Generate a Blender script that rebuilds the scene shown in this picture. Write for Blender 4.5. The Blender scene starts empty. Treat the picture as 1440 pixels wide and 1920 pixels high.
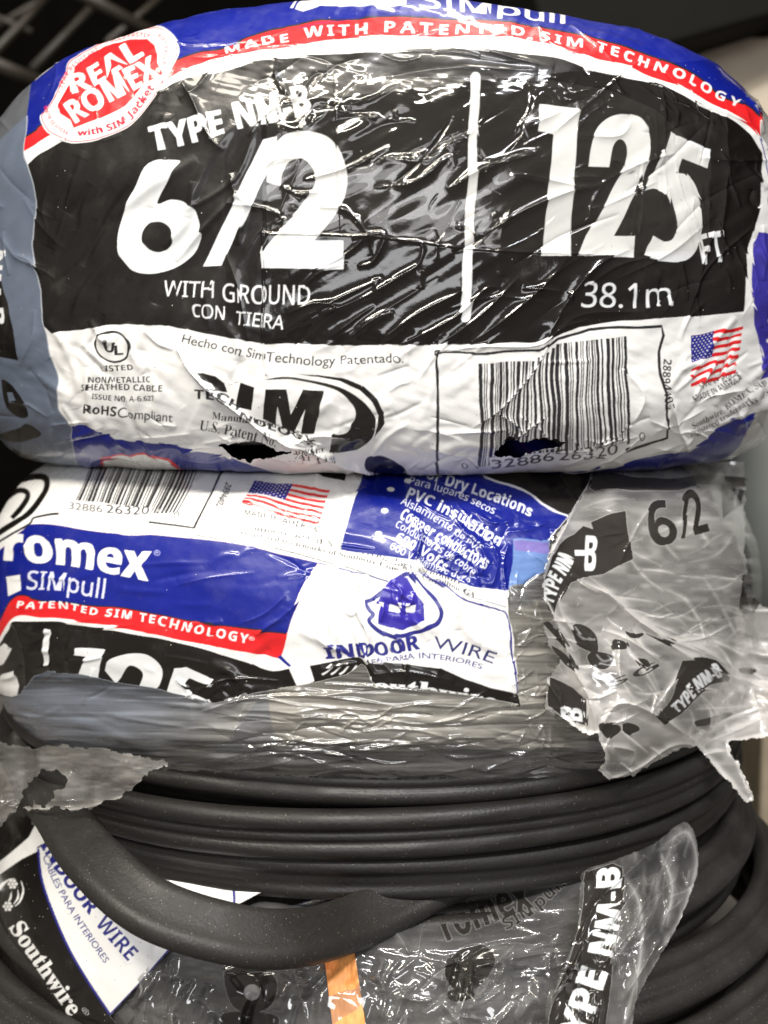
import bpy, math, numpy as np
from mathutils import Vector

# ------------------------------------------------------------------ camera model
F, CX, CY = 1900.0, 720.0, 960.0            # focal length and centre in units of the 1440 x 1920 frame
PITCH = math.atan(160 / F)
CP, SP = math.cos(PITCH), math.sin(PITCH)
EYE = 0.45                                   # height of the lens above the shelf
def proj(P):
    x, y, z = P[..., 0], P[..., 1], P[..., 2] - EYE
    d = y * CP - z * SP
    up = y * SP + z * CP
    d = np.maximum(d, 1e-3)
    return CX + F * x / d, CY - F * up / d, d
def at(px, py, d):
    """point at view depth d along the sight line of a photo position"""
    px, py, d = np.asarray(px, float), np.asarray(py, float), np.asarray(d, float)
    x = (px - CX) / F * d; up = (CY - py) / F * d
    return np.stack(np.broadcast_arrays(x, d * CP + up * SP, -d * SP + up * CP + EYE), -1)

# ------------------------------------------------------------------ 2-D artwork tools
def cr(pts, n=10, closed=False):
    p = np.array(pts, float)
    if closed: p = np.vstack([p[-1], p, p[0], p[1]])
    else: p = np.vstack([2 * p[0] - p[1], p, 2 * p[-1] - p[-2]])
    out = []; t = np.linspace(0, 1, n, endpoint=False)[:, None]
    for i in range(len(p) - 3):
        a, b, c, d = p[i:i + 4]
        out.append(.5 * (2 * b + (c - a) * t + (2 * a - 5 * b + 4 * c - d) * t ** 2 + (3 * b - a - 3 * c + d) * t ** 3))
    out = np.vstack(out)
    return out if closed else np.vstack([out, p[-2]])
SS = 3
def coverage(E, W, H, even=False):
    """E: edges (n,4) in canvas pixels -> (x0, y0, coverage array)"""
    if len(E) == 0: return None
    x0 = int(max(0, math.floor(min(E[:, 0].min(), E[:, 2].min())))); x1 = int(min(W, math.ceil(max(E[:, 0].max(), E[:, 2].max())) + 1))
    y0 = int(max(0, math.floor(min(E[:, 1].min(), E[:, 3].min())))); y1 = int(min(H, math.ceil(max(E[:, 1].max(), E[:, 3].max())) + 1))
    if x1 <= x0 or y1 <= y0: return None
    w, h = (x1 - x0) * SS, (y1 - y0) * SS
    e = (E - np.array([x0, y0, x0, y0])) * SS
    sgn = np.where(e[:, 3] > e[:, 1], 1, -1)
    sw = sgn < 0
    a = e.copy(); a[sw] = e[sw][:, [2, 3, 0, 1]]
    r0 = np.clip(np.ceil(a[:, 1] - .5), 0, h).astype(int); r1 = np.clip(np.ceil(a[:, 3] - .5), 0, h).astype(int)
    cnt = np.maximum(r1 - r0, 0)
    idx = np.repeat(np.arange(len(a)), cnt)
    if len(idx) == 0: return None
    off = np.arange(len(idx)) - np.repeat(np.cumsum(cnt) - cnt, cnt)
    row = r0[idx] + off
    A = a[idx]
    xx = A[:, 0] + (A[:, 2] - A[:, 0]) * (row + .5 - A[:, 1]) / (A[:, 3] - A[:, 1])
    col = np.clip(np.ceil(xx - .5), 0, w).astype(int)
    acc = np.bincount(row * (w + 1) + col, weights=sgn[idx] if not even else None, minlength=h * (w + 1)).reshape(h, w + 1)
    acc = np.cumsum(acc, 1)[:, :w]
    m = (np.round(acc) % 2 > .5) if even else (np.abs(acc) > .5)
    return x0, y0, m.reshape(h // SS, SS, w // SS, SS).mean((1, 3))
def edges(p):
    p = np.asarray(p, float); return np.hstack([p, np.roll(p, -1, 0)])
def ribbon(pts, w, smooth=True):
    p = cr(pts) if smooth and len(pts) > 2 else np.array(pts, float)
    t = np.gradient(p, axis=0); t /= np.maximum(np.linalg.norm(t, axis=1, keepdims=True), 1e-6)
    n = np.stack([-t[:, 1], t[:, 0]], 1) * (np.asarray(w).reshape(-1, 1) if np.ndim(w) else w) / 2
    return np.vstack([p + n, (p - n)[::-1]])
def shift_font(s, style):
    base = {'serif': (0x1D400, 0x1D41A, 0x1D7CE), 'bold': (0x1D5D4, 0x1D5EE, 0x1D7EC), 'bolditalic': (0x1D63C, 0x1D656, 0x1D7EC), 'light': (0x1D5A0, 0x1D5BA, 0x1D7E2)}.get(style)
    if not base: return s
    o = ''
    for c in s:
        if 'A' <= c <= 'Z': o += chr(base[0] + ord(c) - 65)
        elif 'a' <= c <= 'z': o += chr(base[1] + ord(c) - 97)
        elif '0' <= c <= '9': o += chr(base[2] + ord(c) - 48)
        else: o += c
    return o
_cache = {}
def glyphs(s, style=None, fat=0.0, space=1.0):
    k = (s, style, fat, space)
    if k in _cache: return _cache[k]
    c = bpy.data.curves.new('lettering', 'FONT'); c.body = shift_font(s, style); c.offset = fat; c.space_character = space; c.resolution_u = 4
    o = bpy.data.objects.new('lettering', c); bpy.context.scene.collection.objects.link(o)
    bpy.context.view_layer.update()
    me = o.evaluated_get(bpy.context.evaluated_depsgraph_get()).to_mesh(); me.calc_loop_triangles()
    co = np.zeros(len(me.vertices) * 3); me.vertices.foreach_get('co', co); co = co.reshape(-1, 3)[:, :2]
    tr = np.zeros(len(me.loop_triangles) * 3, int); me.loop_triangles.foreach_get('vertices', tr); tr = tr.reshape(-1, 3)
    bpy.data.objects.remove(o, do_unlink=True); bpy.data.curves.remove(c)
    T = co[tr]
    a = np.cross(T[:, 1] - T[:, 0], T[:, 2] - T[:, 0]); T = T[abs(a) > 1e-12]; a = a[abs(a) > 1e-12]
    T[a < 0] = T[a < 0][:, ::-1]
    T[..., 0] -= T[..., 0].min(); w = T[..., 0].max()
    T[..., 0] /= w
    _cache[k] = T
    return T
CAP = 0.73
class Canvas:
    def __init__(s, x0, y0, x1, y1, rgb, a=1.0):
        s.x0, s.y0, s.W, s.H = x0, y0, x1 - x0, y1 - y0
        s.c = np.zeros((s.H, s.W, 4), np.float32); s.c[..., :3] = rgb; s.c[..., 3] = a
    def _put(s, E, rgb, a, even=False, mix=1.0):
        E = E - np.array([s.x0, s.y0, s.x0, s.y0])
        r = coverage(E, s.W, s.H, even)
        if r is None: return
        x, y, m = r; m = (m * mix)[..., None]
        v = s.c[y:y + m.shape[0], x:x + m.shape[1]]
        v[:] = v * (1 - m) + np.array([*rgb, a], np.float32) * m
    def poly(s, pts, rgb, a=1.0, smooth=False, mix=1.0):
        p = cr(pts, closed=True) if smooth else pts
        s._put(edges(p), rgb, a, True, mix)
    def polys(s, lst, rgb, a=1.0):
        s._put(np.vstack([edges(p) for p in lst]), rgb, a, True)
    def line(s, pts, w, rgb, a=1.0, smooth=True, mix=1.0):
        s._put(edges(ribbon(pts, w, smooth)), rgb, a, False, mix)
    def text(s, body, pts, h, rgb, style=None, fat=0.0, space=1.0, slant=0.0, a=1.0, h2=None, cap=CAP):
        """letters along the smooth baseline through pts; h capital height at the start, h2 at the end"""
        T = glyphs(body, style, fat, space)
        p = cr(pts) if len(pts) > 2 else np.array(pts, float)
        L = np.r_[0, np.cumsum(np.linalg.norm(np.diff(p, axis=0), axis=1))]; L /= L[-1]
        u = T[..., 0] ; v = T[..., 1] / cap
        hh = h + ((h2 if h2 is not None else h) - h) * u
        g = np.gradient(p, L, axis=0); g /= np.linalg.norm(g, axis=1, keepdims=True)
        ip = lambda q: np.interp(u, L, q)
        tx, ty = ip(g[:, 0]), ip(g[:, 1])
        X = ip(p[:, 0]) + v * hh * (ty + slant * tx); Y = ip(p[:, 1]) + v * hh * (-tx + slant * ty)
        Q = np.stack([X, Y], -1)
        E = np.vstack([np.hstack([Q[:, i], Q[:, (i + 1) % 3]]) for i in range(3)])
        s._put(E, rgb, a)
    def warp(s, x, y, dx, dy, r):
        pass
    def sample(s, px, py):
        return bil(s.c, px - s.x0, py - s.y0)
def bil(A, x, y):
    H, W = A.shape[:2]
    x = np.clip(x, 0, W - 1.001); y = np.clip(y, 0, H - 1.001)
    i = x.astype(np.int32); j = y.astype(np.int32); fx = (x - i); fy = (y - j)
    if A.ndim == 3: fx = fx[..., None]; fy = fy[..., None]
    return (A[j, i] * (1 - fx) + A[j, i + 1] * fx) * (1 - fy) + (A[j + 1, i] * (1 - fx) + A[j + 1, i + 1] * fx) * fy
# ------------------------------------------------------------------ light settings
WORLD_STRENGTH = .36
EXPOSURE = -0.15
LAMPS = [(-.25, -.7, 1.3, 38, (1, .94, .84)), (.7, -.9, 1.9, 38, (.97, .97, 1)), (-1.2, -.2, 1.7, 28, (1, .92, .8)), (.3, .7, 1.6, 14, (1, .93, .82)), (0, -2.2, .6, 26, (.98, .98, 1))]  # ceiling strips, then a low front fill added to brighten camera-facing film
LAMPSIZE = [(1.1, .08), (1.1, .09), (1.0, .22), (.9, .10), (2.0, .5)]

# ------------------------------------------------------------------ small scene helpers
S = bpy.context.scene
COL = S.collection
def link(o, parent=None):
    COL.objects.link(o)
    if parent is not None: o.parent = parent
    return o
def thing(name, label, cat, loc=(0, 0, 0), group=None):
    o = bpy.data.objects.new(name, None); o.empty_display_size = .02; link(o); o.location = loc
    o['label'] = label; o['category'] = cat
    if group: o['group'] = group
    return o
def tag(o, label, cat, group=None):
    o['label'] = label; o['category'] = cat
    if group: o['group'] = group
    return o
def mesh_np(name, V, Fq, mat, parent=None, attrs=None, smooth=True, origin=(0, 0, 0)):
    V = np.asarray(V, np.float32) - np.array(origin if parent is None else tuple(parent.location), np.float32)
    me = bpy.data.meshes.new(name)
    n, m, k = len(V), len(Fq), Fq.shape[1]
    me.vertices.add(n); me.vertices.foreach_set('co', V.ravel())
    me.loops.add(m * k); me.loops.foreach_set('vertex_index', Fq.astype(np.int32).ravel())
    me.polygons.add(m); me.polygons.foreach_set('loop_start', np.arange(0, m * k, k, dtype=np.int32))
    me.polygons.foreach_set('loop_total', np.full(m, k, np.int32))
    me.polygons.foreach_set('use_smooth', np.full(m, smooth))
    me.update(calc_edges=True)
    for kk, a in (attrs or {}).items():
        if a.ndim == 2: at_ = me.attributes.new(kk, 'FLOAT_COLOR', 'POINT'); at_.data.foreach_set('color', a.astype(np.float32).ravel())
        else: at_ = me.attributes.new(kk, 'FLOAT', 'POINT'); at_.data.foreach_set('value', a.astype(np.float32).ravel())
    me.materials.append(mat)
    o = bpy.data.objects.new(name, me); link(o, parent)
    if parent is None: o.location = origin
    return o
def grid_obj(name, P, mat, parent=None, attrs=None, keep=None, flip=False, closed=(False, False)):
    a, b = P.shape[:2]
    I = np.arange(a * b).reshape(a, b)
    if closed[0]: I = np.vstack([I, I[:1]])
    if closed[1]: I = np.hstack([I, I[:, :1]])
    q = np.stack([I[:-1, :-1], I[1:, :-1], I[1:, 1:], I[:-1, 1:]], -1).reshape(-1, 4)
    V = P.reshape(-1, 3); at_ = {k: v.reshape(a * b, *v.shape[2:]) for k, v in (attrs or {}).items()}
    if keep is not None:
        k = keep.ravel(); q = q[k[q].all(1)]
        used = np.zeros(len(V), bool); used[q.ravel()] = True
        remap = np.cumsum(used) - 1
        V = V[used]; q = remap[q]; at_ = {kk: v[used] for kk, v in at_.items()}
    if flip: q = q[:, ::-1]
    return mesh_np(name, V, q, mat, parent, at_)

# ------------------------------------------------------------------ height fields (millimetres, laid out on the print)
rng = np.random.default_rng(7)
class Relief:
    def __init__(s, x0, y0, x1, y1):
        s.x0, s.y0 = x0, y0; s.h = np.zeros((y1 - y0, x1 - x0), np.float32)
    def crease(s, pts, w, h, kind='round', taper=True, smooth=True):
        p = (cr(pts, 6) if smooth and len(pts) > 2 else np.array(pts, float)) - np.array([s.x0, s.y0])
        L = np.r_[0, np.cumsum(np.linalg.norm(np.diff(p, axis=0), axis=1))]; T = max(L[-1], 1e-6)
        m = w * 3.2
        X0 = int(max(0, p[:, 0].min() - m)); X1 = int(min(s.h.shape[1], p[:, 0].max() + m)); Y0 = int(max(0, p[:, 1].min() - m)); Y1 = int(min(s.h.shape[0], p[:, 1].max() + m))
        if X1 - X0 < 2 or Y1 - Y0 < 2: return
        gx, gy = np.meshgrid(np.arange(X0, X1, dtype=np.float32), np.arange(Y0, Y1, dtype=np.float32))
        best = np.full(gx.shape, 1e9, np.float32); sp = np.zeros_like(best); sd = np.zeros_like(best)
        for i in range(len(p) - 1):
            a, b = p[i], p[i + 1]; e = b - a; l2 = max(e @ e, 1e-9)
            t = np.clip(((gx - a[0]) * e[0] + (gy - a[1]) * e[1]) / l2, 0, 1)
            dx = gx - a[0] - t * e[0]; dy = gy - a[1] - t * e[1]; d = dx * dx + dy * dy
            k = d < best; best[k] = d[k]; sp[k] = (L[i] + t[k] * (L[i + 1] - L[i])) / T
            sd[k] = np.sign(dx[k] * e[1] - dy[k] * e[0])
        d = np.sqrt(best) / w
        tp = np.sqrt(np.clip(np.sin(np.pi * sp), 0, 1)) if taper else 1.0
        if kind == 'round': f = np.exp(-d * d)
        elif kind == 'sharp': f = np.exp(-d * 1.3) - .0156
        elif kind == 'step': f = np.where(sd > 0, np.exp(-d * 1.2), np.exp(-d * d * 6))
        s.h[Y0:Y1, X0:X1] += (h * tp * np.maximum(f, 0)).astype(np.float32)
    def scatter(s, n, box, ang, va, ln, w, h, kind='sharp', bend=.15):
        for _ in range(n):
            x = rng.uniform(box[0], box[2]); y = rng.uniform(box[1], box[3]); a = math.radians(ang + rng.normal() * va)
            l = ln * rng.uniform(.4, 1.5) / 2; d = np.array([math.cos(a), math.sin(a)]); nn = np.array([-d[1], d[0]])
            c = np.array([x, y]); k = rng.normal() * bend * l
            s.crease([c - d * l, c + nn * k, c + d * l], w * rng.uniform(.6, 1.5), h * rng.uniform(.4, 1.4) * (1 if rng.random() < .75 else -1), kind)
    def noise(s, sx, sy, ang, amp, kind='smooth', seed=0, mask=None):
        H, W = s.h.shape
        gx, gy = np.meshgrid(np.arange(W, dtype=np.float32), np.arange(H, dtype=np.float32))
        a = math.radians(ang); u = (gx * math.cos(a) + gy * math.sin(a)) / sx; v = (-gx * math.sin(a) + gy * math.cos(a)) / sy
        n = vnoise(u + 50, v + 50, seed)
        if kind == 'ridge': n = 1 - np.abs(2 * n - 1) * 2
        elif kind == 'fold': n = np.abs(2 * n - 1)
        s.h += amp * n * (1 if mask is None else mask)
    def at(s, px, py): return bil(s.h, px - s.x0, py - s.y0)
def vnoise(u, v, seed=0):
    r = np.random.default_rng(seed); T = r.random((257, 257)).astype(np.float32); T[256] = T[0]; T[:, 256] = T[:, 0]
    i = np.floor(u).astype(int); j = np.floor(v).astype(int); fu = u - i; fv = v - j
    fu = fu * fu * fu * (fu * (fu * 6 - 15) + 10); fv = fv * fv * fv * (fv * (fv * 6 - 15) + 10); i &= 255; j &= 255
    return (T[j, i] * (1 - fu) + T[j, i + 1] * fu) * (1 - fv) + (T[j + 1, i] * (1 - fu) + T[j + 1, i + 1] * fu) * fv

# ------------------------------------------------------------------ the wrapped coils: rounded ring shapes
class Ring:
    def __init__(s, x0, D, R, a, b, zc, n, n2=None):
        s.x0, s.D, s.R, s.a, s.b, s.zc, s.n, s.n2 = x0, D, R, a, b, zc + EYE, n, n2 or n
    def P(s, u, t):
        ct, st = np.cos(t), np.sin(t); e = 2 / np.where(st < 0, s.n2, s.n)
        r = s.R - s.a + s.a * np.sign(ct) * np.abs(ct) ** e; z = s.zc + s.b * np.sign(st) * np.abs(st) ** e
        return np.stack(np.broadcast_arrays(s.x0 + r * np.sin(u), s.D - r * np.cos(u), z + 0 * u), -1)
    def grid(s, step, back=60):
        def samp(f, lo, hi, minstep):
            q = np.linspace(lo, hi, 40001); q = q - .995 * np.sin(4 * q) / 4; px = f(q)      # dense where the rounded profile turns fast
            w = np.maximum(np.abs(np.gradient(px)) / step, np.gradient(q) / minstep)
            c = np.cumsum(w); n = int(c[-1]); return np.interp(np.linspace(c[0], c[-1], n, endpoint=False), c, q)
        def fu(q):
            x = proj(s.P(q, 0 * q))[0].copy(); x[np.abs(q) > 1.3] = 0; return x
        def ft(q):
            y = proj(s.P(0 * q, q))[1].copy(); N = np.cos(q) > -.25; y[~N] = 0; return y
        def clean(f, lo, hi):
            def g(q):
                y = f(q); d = np.abs(np.gradient(y)); d[d > 12] = 0; return np.cumsum(d)
            return samp(g, lo, hi, math.radians(6))
        u = clean(fu, -math.pi, math.pi); t = clean(ft, -math.pi, math.pi)
        return u, t
    def build(s, step):
        u, t = s.grid(step)
        U, T = np.meshgrid(u, t, indexing='ij')
        P = s.P(U, T)
        du = s.P(U + 1e-3, T) - s.P(U - 1e-3, T); dt = s.P(U, T + 1e-3) - s.P(U, T - 1e-3)
        N = np.cross(du, dt); N /= np.maximum(np.linalg.norm(N, axis=-1, keepdims=True), 1e-12)
        px, py, d = proj(P)
        V = np.array([0, 0, EYE]) - P
        face = (N * V).sum(-1) > .02 * np.linalg.norm(V, axis=-1)
        m0 = np.argmin(np.abs(t))
        jj = np.arange(len(t))[None, :]
        ok = face[:, m0]
        up = np.where(face | (jj < m0), True, False); hi = np.where((~up).any(1), np.argmin(up, 1) - 1, len(t) - 1)
        lo_ok = np.where(face | (jj > m0), True, False); rev = lo_ok[:, ::-1]; lo = np.where((~rev).any(1), len(t) - np.argmin(rev, 1), 0)
        J = np.clip(jj, lo[:, None], hi[:, None])
        ii = np.arange(len(u)); good = ii[ok]; I = np.clip(ii, good.min(), good.max())[:, None]
        J = J[I[:, 0]]
        vis = (J == jj) & ok[:, None]
        return P, N, px[I, J], py[I, J], vis, U, T
    def depth(s, grow=0.0):
        """view depth of the near side, as a coarse map over the frame"""
        q = Ring(s.x0, s.D, s.R + grow, s.a + grow, s.b + grow, s.zc - EYE, s.n, s.n2)
        u = np.linspace(-1.35, 1.35, 1800)[:, None]; t = np.linspace(-1.9, 2.6, 1500)[None]
        px, py, d = proj(q.P(u, t)); c = 6
        W, H = 1800 // c, 2600 // c
        i = ((px + 180) / c).astype(int).ravel(); j = ((py + 300) / c).astype(int).ravel(); d = d.ravel()
        k = (i >= 0) & (i < W) & (j >= 0) & (j < H); M = np.full(W * H, 9.0); np.minimum.at(M, j[k] * W + i[k], d[k]); M = M.reshape(H, W)
        for _ in range(220):
            bad = M > 8
            if not bad.any(): break
            Q = np.pad(np.where(bad, np.nan, M), 1, constant_values=np.nan)
            st = np.stack([Q[:-2, 1:-1], Q[2:, 1:-1], Q[1:-1, :-2], Q[1:-1, 2:]])
            with np.errstate(all='ignore'):
                import warnings; warnings.simplefilter('ignore'); mm = np.nanmean(st, 0)
            M = np.where(bad & ~np.isnan(mm), mm, M)
        M[M > 8] = s.D
        for _ in range(6):
            Q = np.pad(M, 1, mode='edge'); M = (Q[:-2, 1:-1] + Q[2:, 1:-1] + Q[1:-1, :-2] + Q[1:-1, 2:] + 2 * M) / 6
        return lambda x, y: bil(M, (x + 180) / c - .5, (y + 300) / c - .5)
def slip(rel, px, py, low, gain=26):
    """film pulled into a crease drags its print along"""
    gy_, gx_ = np.gradient(rel.h); lim = lambda v: np.tanh(v / 9) * 9
    sx = lim(bil(gx_, px - rel.x0, py - rel.y0) * gain); sy = lim(bil(gy_, px - rel.x0, py - rel.y0) * gain)
    return sx + low * (vnoise(px / 70 + 20, py / 50 + 20, 301) - .5), sy + low * (vnoise(px / 60 + 80, py / 60 + 20, 302) - .5)
def patch(name, box, step, depth, relief, mat, parent, canvas, keep=None, slipping=0):
    """a sheet of film lying off a coil: depth(px, py) metres, relief in millimetres towards the viewer"""
    x = np.arange(box[0], box[2] + step, step); y = np.arange(box[1], box[3] + step, step)
    X, Y = np.meshgrid(x, y, indexing='ij')
    d = depth(X, Y) - (relief.at(X, Y) if relief is not None else 0) * .001
    P = at(X, Y, d)
    A = {}
    sx, sy = slip(relief, X, Y, slipping, 12) if slipping else (0, 0)
    A['ink'] = canvas.sample(X + sx, Y + sy); A['gloss'] = bil(canvas.rough, X - canvas.x0, Y - canvas.y0); A['milk'] = bil(canvas.milk, X - canvas.x0, Y - canvas.y0)
    k = None if keep is None else keep(X, Y)
    return grid_obj(name, P, mat, parent, A, k, flip=True)
def chan(cv, rough, milk):
    cv.rough = np.full((cv.H, cv.W), rough, np.float32); cv.milk = np.full((cv.H, cv.W), milk, np.float32); return cv
def blend(arr, cv, pts, val, smooth=False, mix=1.0):
    p = cr(pts, closed=True) if smooth else np.array(pts, float)
    r = coverage(edges(p) - np.array([cv.x0, cv.y0] * 2), cv.W, cv.H, True)
    if r is None: return
    x, y, m = r; m = m * mix; v = arr[y:y + m.shape[0], x:x + m.shape[1]]; v[:] = v * (1 - m) + val * m
def blend3(cv, pts, val, mix=1.0):
    r = coverage(edges(np.array(pts, float)) - np.array([cv.x0, cv.y0] * 2), cv.W, cv.H, True)
    x, y, m = r; v = cv.c[y:y + m.shape[0], x:x + m.shape[1]]; m = (m * mix * (v[..., 3] < .5))[..., None]; v[..., :3] = v[..., :3] * (1 - m) + val * m
def inside(pts, box, smooth=False, jag=0.0, seed=1):
    """mask test for a torn outline; jag = roughness of the tear in photo pixels"""
    p = cr(pts, 12, closed=True) if smooth else np.array(pts, float)
    cv = Canvas(*box, (0, 0, 0)); q = edges(p) - np.array([cv.x0, cv.y0] * 2)
    r = coverage(q, cv.W, cv.H, True); A = np.zeros((cv.H, cv.W), np.float32); x, y, m = r; A[y:y + m.shape[0], x:x + m.shape[1]] = m
    def f(X, Y):
        if jag:
            dx = jag * (vnoise(X / 9 + 40, Y / 9 + 40, seed) - .5) * 2 + jag * .35 * (vnoise(X / 3.2 + 90, Y / 3.2 + 90, seed + 1) - .5) * 2
            dy = jag * (vnoise(X / 9 + 140, Y / 9 + 40, seed + 2) - .5) * 2 + jag * .35 * (vnoise(X / 3.2 + 190, Y / 3.2 + 90, seed + 3) - .5) * 2
        else: dx = dy = 0
        return bil(A, X + dx - cv.x0, Y + dy - cv.y0) > .5
    return f

# ------------------------------------------------------------------ cable
def rmax(s, z, grow=0.0):
    q = [abs((z + d + EYE - s.zc) / (s.b + grow)) for d in (-.0095, 0, .0095)]
    n = s.n if z + EYE > s.zc else s.n2
    return min(s.R + grow - s.a + s.a * max(0, 1 - min(1, k) ** n) ** (1 / n) for k in q) - .0068
def cable_profile(n=84, w=.0093, th=.0045, fill=.58, mid=.86, midw=.24):
    """flat building cable: two insulated cores with the thin earth wire between, under one jacket"""
    a = np.linspace(0, 2 * np.pi, n, endpoint=False)
    x = np.sign(np.cos(a)) * np.abs(np.cos(a)) ** .8 * w
    lobes = np.sqrt(np.maximum(0, 1 - ((np.abs(x) - w * .57) / (w * .43)) ** 2))
    lobes = np.maximum(lobes, mid * np.sqrt(np.maximum(0, 1 - (x / (w * midw)) ** 2)))
    lobes = np.maximum(lobes, fill * (np.abs(x) < w * .6))
    return x, np.sign(np.sin(a)) * lobes * th
def smooth1(v, k):
    return (np.roll(v, 1) + v * k + np.roll(v, -1)) / (k + 2)
PX, PZ = cable_profile()
for _ in range(1): PX, PZ = smooth1(PX, 2), smooth1(PZ, 2)
def sweep(name, C, Nn, mat, parent, closed=True, sc=1.0, bead=.03, thick=1.0, caps=False):
    """C centre line (n,3), Nn the direction the flat face looks at"""
    n = len(C)
    if closed: T = np.roll(C, -1, 0) - np.roll(C, 1, 0)
    else: T = np.gradient(C, axis=0)
    T /= np.linalg.norm(T, axis=1, keepdims=True)
    Nn = Nn - (Nn * T).sum(1, keepdims=True) * T; Nn /= np.linalg.norm(Nn, axis=1, keepdims=True)
    B = np.cross(T, Nn)
    L = np.r_[0, np.cumsum(np.linalg.norm(np.diff(C, axis=0), axis=1))]
    ph = rng.uniform(0, 6.28, 3)
    m = 1 + bead * np.sin(L[:, None] / .0052 + ph[0] + 900 * PX[None] * 1.2) * np.clip(np.sin(L[:, None] / .05 + ph[1]), 0, 1) + bead * .7 * np.sin(L[:, None] / .013 + ph[2])
    V = C[:, None] + B[:, None] * (PX * sc)[None, :, None] + Nn[:, None] * (PZ[None] * sc * thick * m)[..., None]
    o = grid_obj(name, V, mat, parent, closed=(closed, True), flip=True)
    return o
def turn(name, ring, R, z, mat, parent, tilt=0.0, ph=0.0, squash=0.0, ph2=0.0, lean=0.0, sc=1.0, n=420, x0=0, thick=1.0):
    u = np.linspace(0, 2 * np.pi, n, endpoint=False)
    r = R + squash * np.cos(2 * u + ph2) + .0008 * np.sin(3 * u + ph)
    C = np.stack([ring.x0 + x0 + r * np.sin(u), ring.D - r * np.cos(u), EYE + z + tilt * np.sin(u + ph) + .0008 * np.sin(5 * u + ph2)], -1)
    rad = np.stack([np.sin(u), -np.cos(u), 0 * u], -1)
    Nn = rad * math.cos(lean) + np.array([0, 0, 1]) * math.sin(lean)
    global PX, PZ
    keep_ = PX, PZ
    PX, PZ = cable_profile(84, fill=rng.uniform(.35, .6), mid=rng.uniform(.68, .95), midw=rng.uniform(.16, .26))
    for _ in range(rng.integers(0, 3)): PX, PZ = smooth1(PX, 2), smooth1(PZ, 2)
    o = sweep(name, C, Nn, mat, parent, sc=sc * 1.02, thick=thick, bead=.022)
    PX, PZ = keep_
    return o

# ------------------------------------------------------------------ inks (base colours)
WHITE = (.80, .80, .79); BLACK = (.0075, .0062, .0052); BLUE = (.005, .012, .21); RED = (.70, .016, .020); INK = (.02, .02, .022)
GREY = (.115, .14, .19); SILVER = (.50, .49, .47)

def z1(p, s, ox, oy): return [(x / s + ox, y / s + oy) for x, y in p]

# ------------------------------------------------------------------ print of the topmost bag
A = chan(Canvas(-60, -40, 1500, 920, WHITE), .30, .3)
blue_bot = [(40, 275), (75, 252), (110, 228), (345, 122), (420, 102), (480, 76), (585, 52), (720, 47), (870, 50), (970, 60), (1070, 75), (1120, 90), (1220, 120), (1300, 160), (1345, 192), (1385, 207), (1416, 228)]
red_bot = [(40, 300), (75, 280), (120, 255), (345, 150), (400, 127), (480, 108), (575, 92), (720, 80), (920, 85), (1020, 97), (1110, 125), (1170, 137), (1220, 160), (1280, 182), (1345, 215), (1390, 242), (1413, 264)]
top = [(1420, 190), (1405, -60), (-20, -60), (40, 150)]
A.poly(cr(red_bot).tolist() + top, RED); A.poly(cr(blue_bot).tolist() + top, BLUE)
A.line(blue_bot, 3.5, INK)
A.line([(560, 62), (720, 40), (900, 38), (1060, 58), (1200, 96)], 2.2, (.01, .01, .12), mix=.7)
A.poly([(546, 27), (556, 13), (640, 6), (765, 7), (762, 28), (700, 25), (640, 25), (600, 24), (570, 33)], WHITE)
A.line([(552, 30), (562, 15), (585, 9)], 4, BLUE)
A.text('SIMpull', [(786, 31), (900, 38), (1056, 56)], 25, WHITE, 'light', .006)
A.text('SIMpull', [(787, 31), (901, 38), (1057, 56)], 25, WHITE, 'light', .006)
blk = cr([(68, 312), (95, 290), (160, 255), (300, 185), (360, 160), (450, 138), (520, 120), (620, 112), (720, 108), (820, 105), (970, 117), (1040, 125), (1100, 145), (1160, 157), (1225, 172), (1320, 215), (1385, 250), (1416, 292)]).tolist()
A.poly(blk + [(1418, 330), (1416, 390), (1404, 430), (1392, 470), (1388, 530), (1385, 585), (1315, 592), (1220, 597), (1170, 602), (1080, 614), (1030, 633), (1000, 645), (820, 647), (720, 646), (500, 646), (425, 632), (325, 612), (225, 610), (110, 625), (95, 610), (91, 597), (88, 546), (78, 510), (67, 463), (69, 448), (75, 404), (75, 357)], BLACK)
for ws, pts, h, h2 in (('MADE', [(430, 113), (485, 98), (544, 88)], 15, 17), ('WITH', [(572, 82), (630, 77), (690, 75)], 19, 19), ('PATENTED', [(722, 74), (850, 76), (977, 84)], 19, 18),
                       ('SIM', [(1007, 90), (1085, 105)], 18, 18), ('TECHNOLOGY', [(1109, 111), (1180, 131), (1250, 156), (1372, 212)], 18, 16)):
    A.text(ws, pts, h, WHITE, 'bold', 0, 1.35, h2=h2)
# gold badge: red heart with its legend
bad = cr(z1([(110, 930), (130, 1000), (190, 1080), (310, 1140), (440, 1180), (600, 1165), (780, 1100), (940, 1010), (1080, 860), (1200, 700), (1300, 550), (1345, 420), (1345, 320), (1300, 220), (1210, 150), (1120, 130), (950, 160), (700, 260), (530, 350), (370, 470), (350, 560), (300, 650), (230, 790), (150, 890)], 4.8, 60, 30), 6, True)
A.poly(bad, WHITE)
cen = bad.mean(0)
A.line(np.vstack([cen + (bad - cen) * .972, (cen + (bad - cen) * .972)[:1]]), 1.8, (.6, .02, .06), smooth=False)
A.poly(z1([(280, 840), (310, 920), (400, 980), (430, 1050), (560, 1000), (720, 940), (880, 850), (1050, 650), (1230, 570), (1170, 480), (1160, 400), (1130, 310), (1060, 250), (900, 255), (700, 310), (560, 390), (430, 500), (400, 620), (320, 770)], 4.8, 60, 30), RED, smooth=False)
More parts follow.
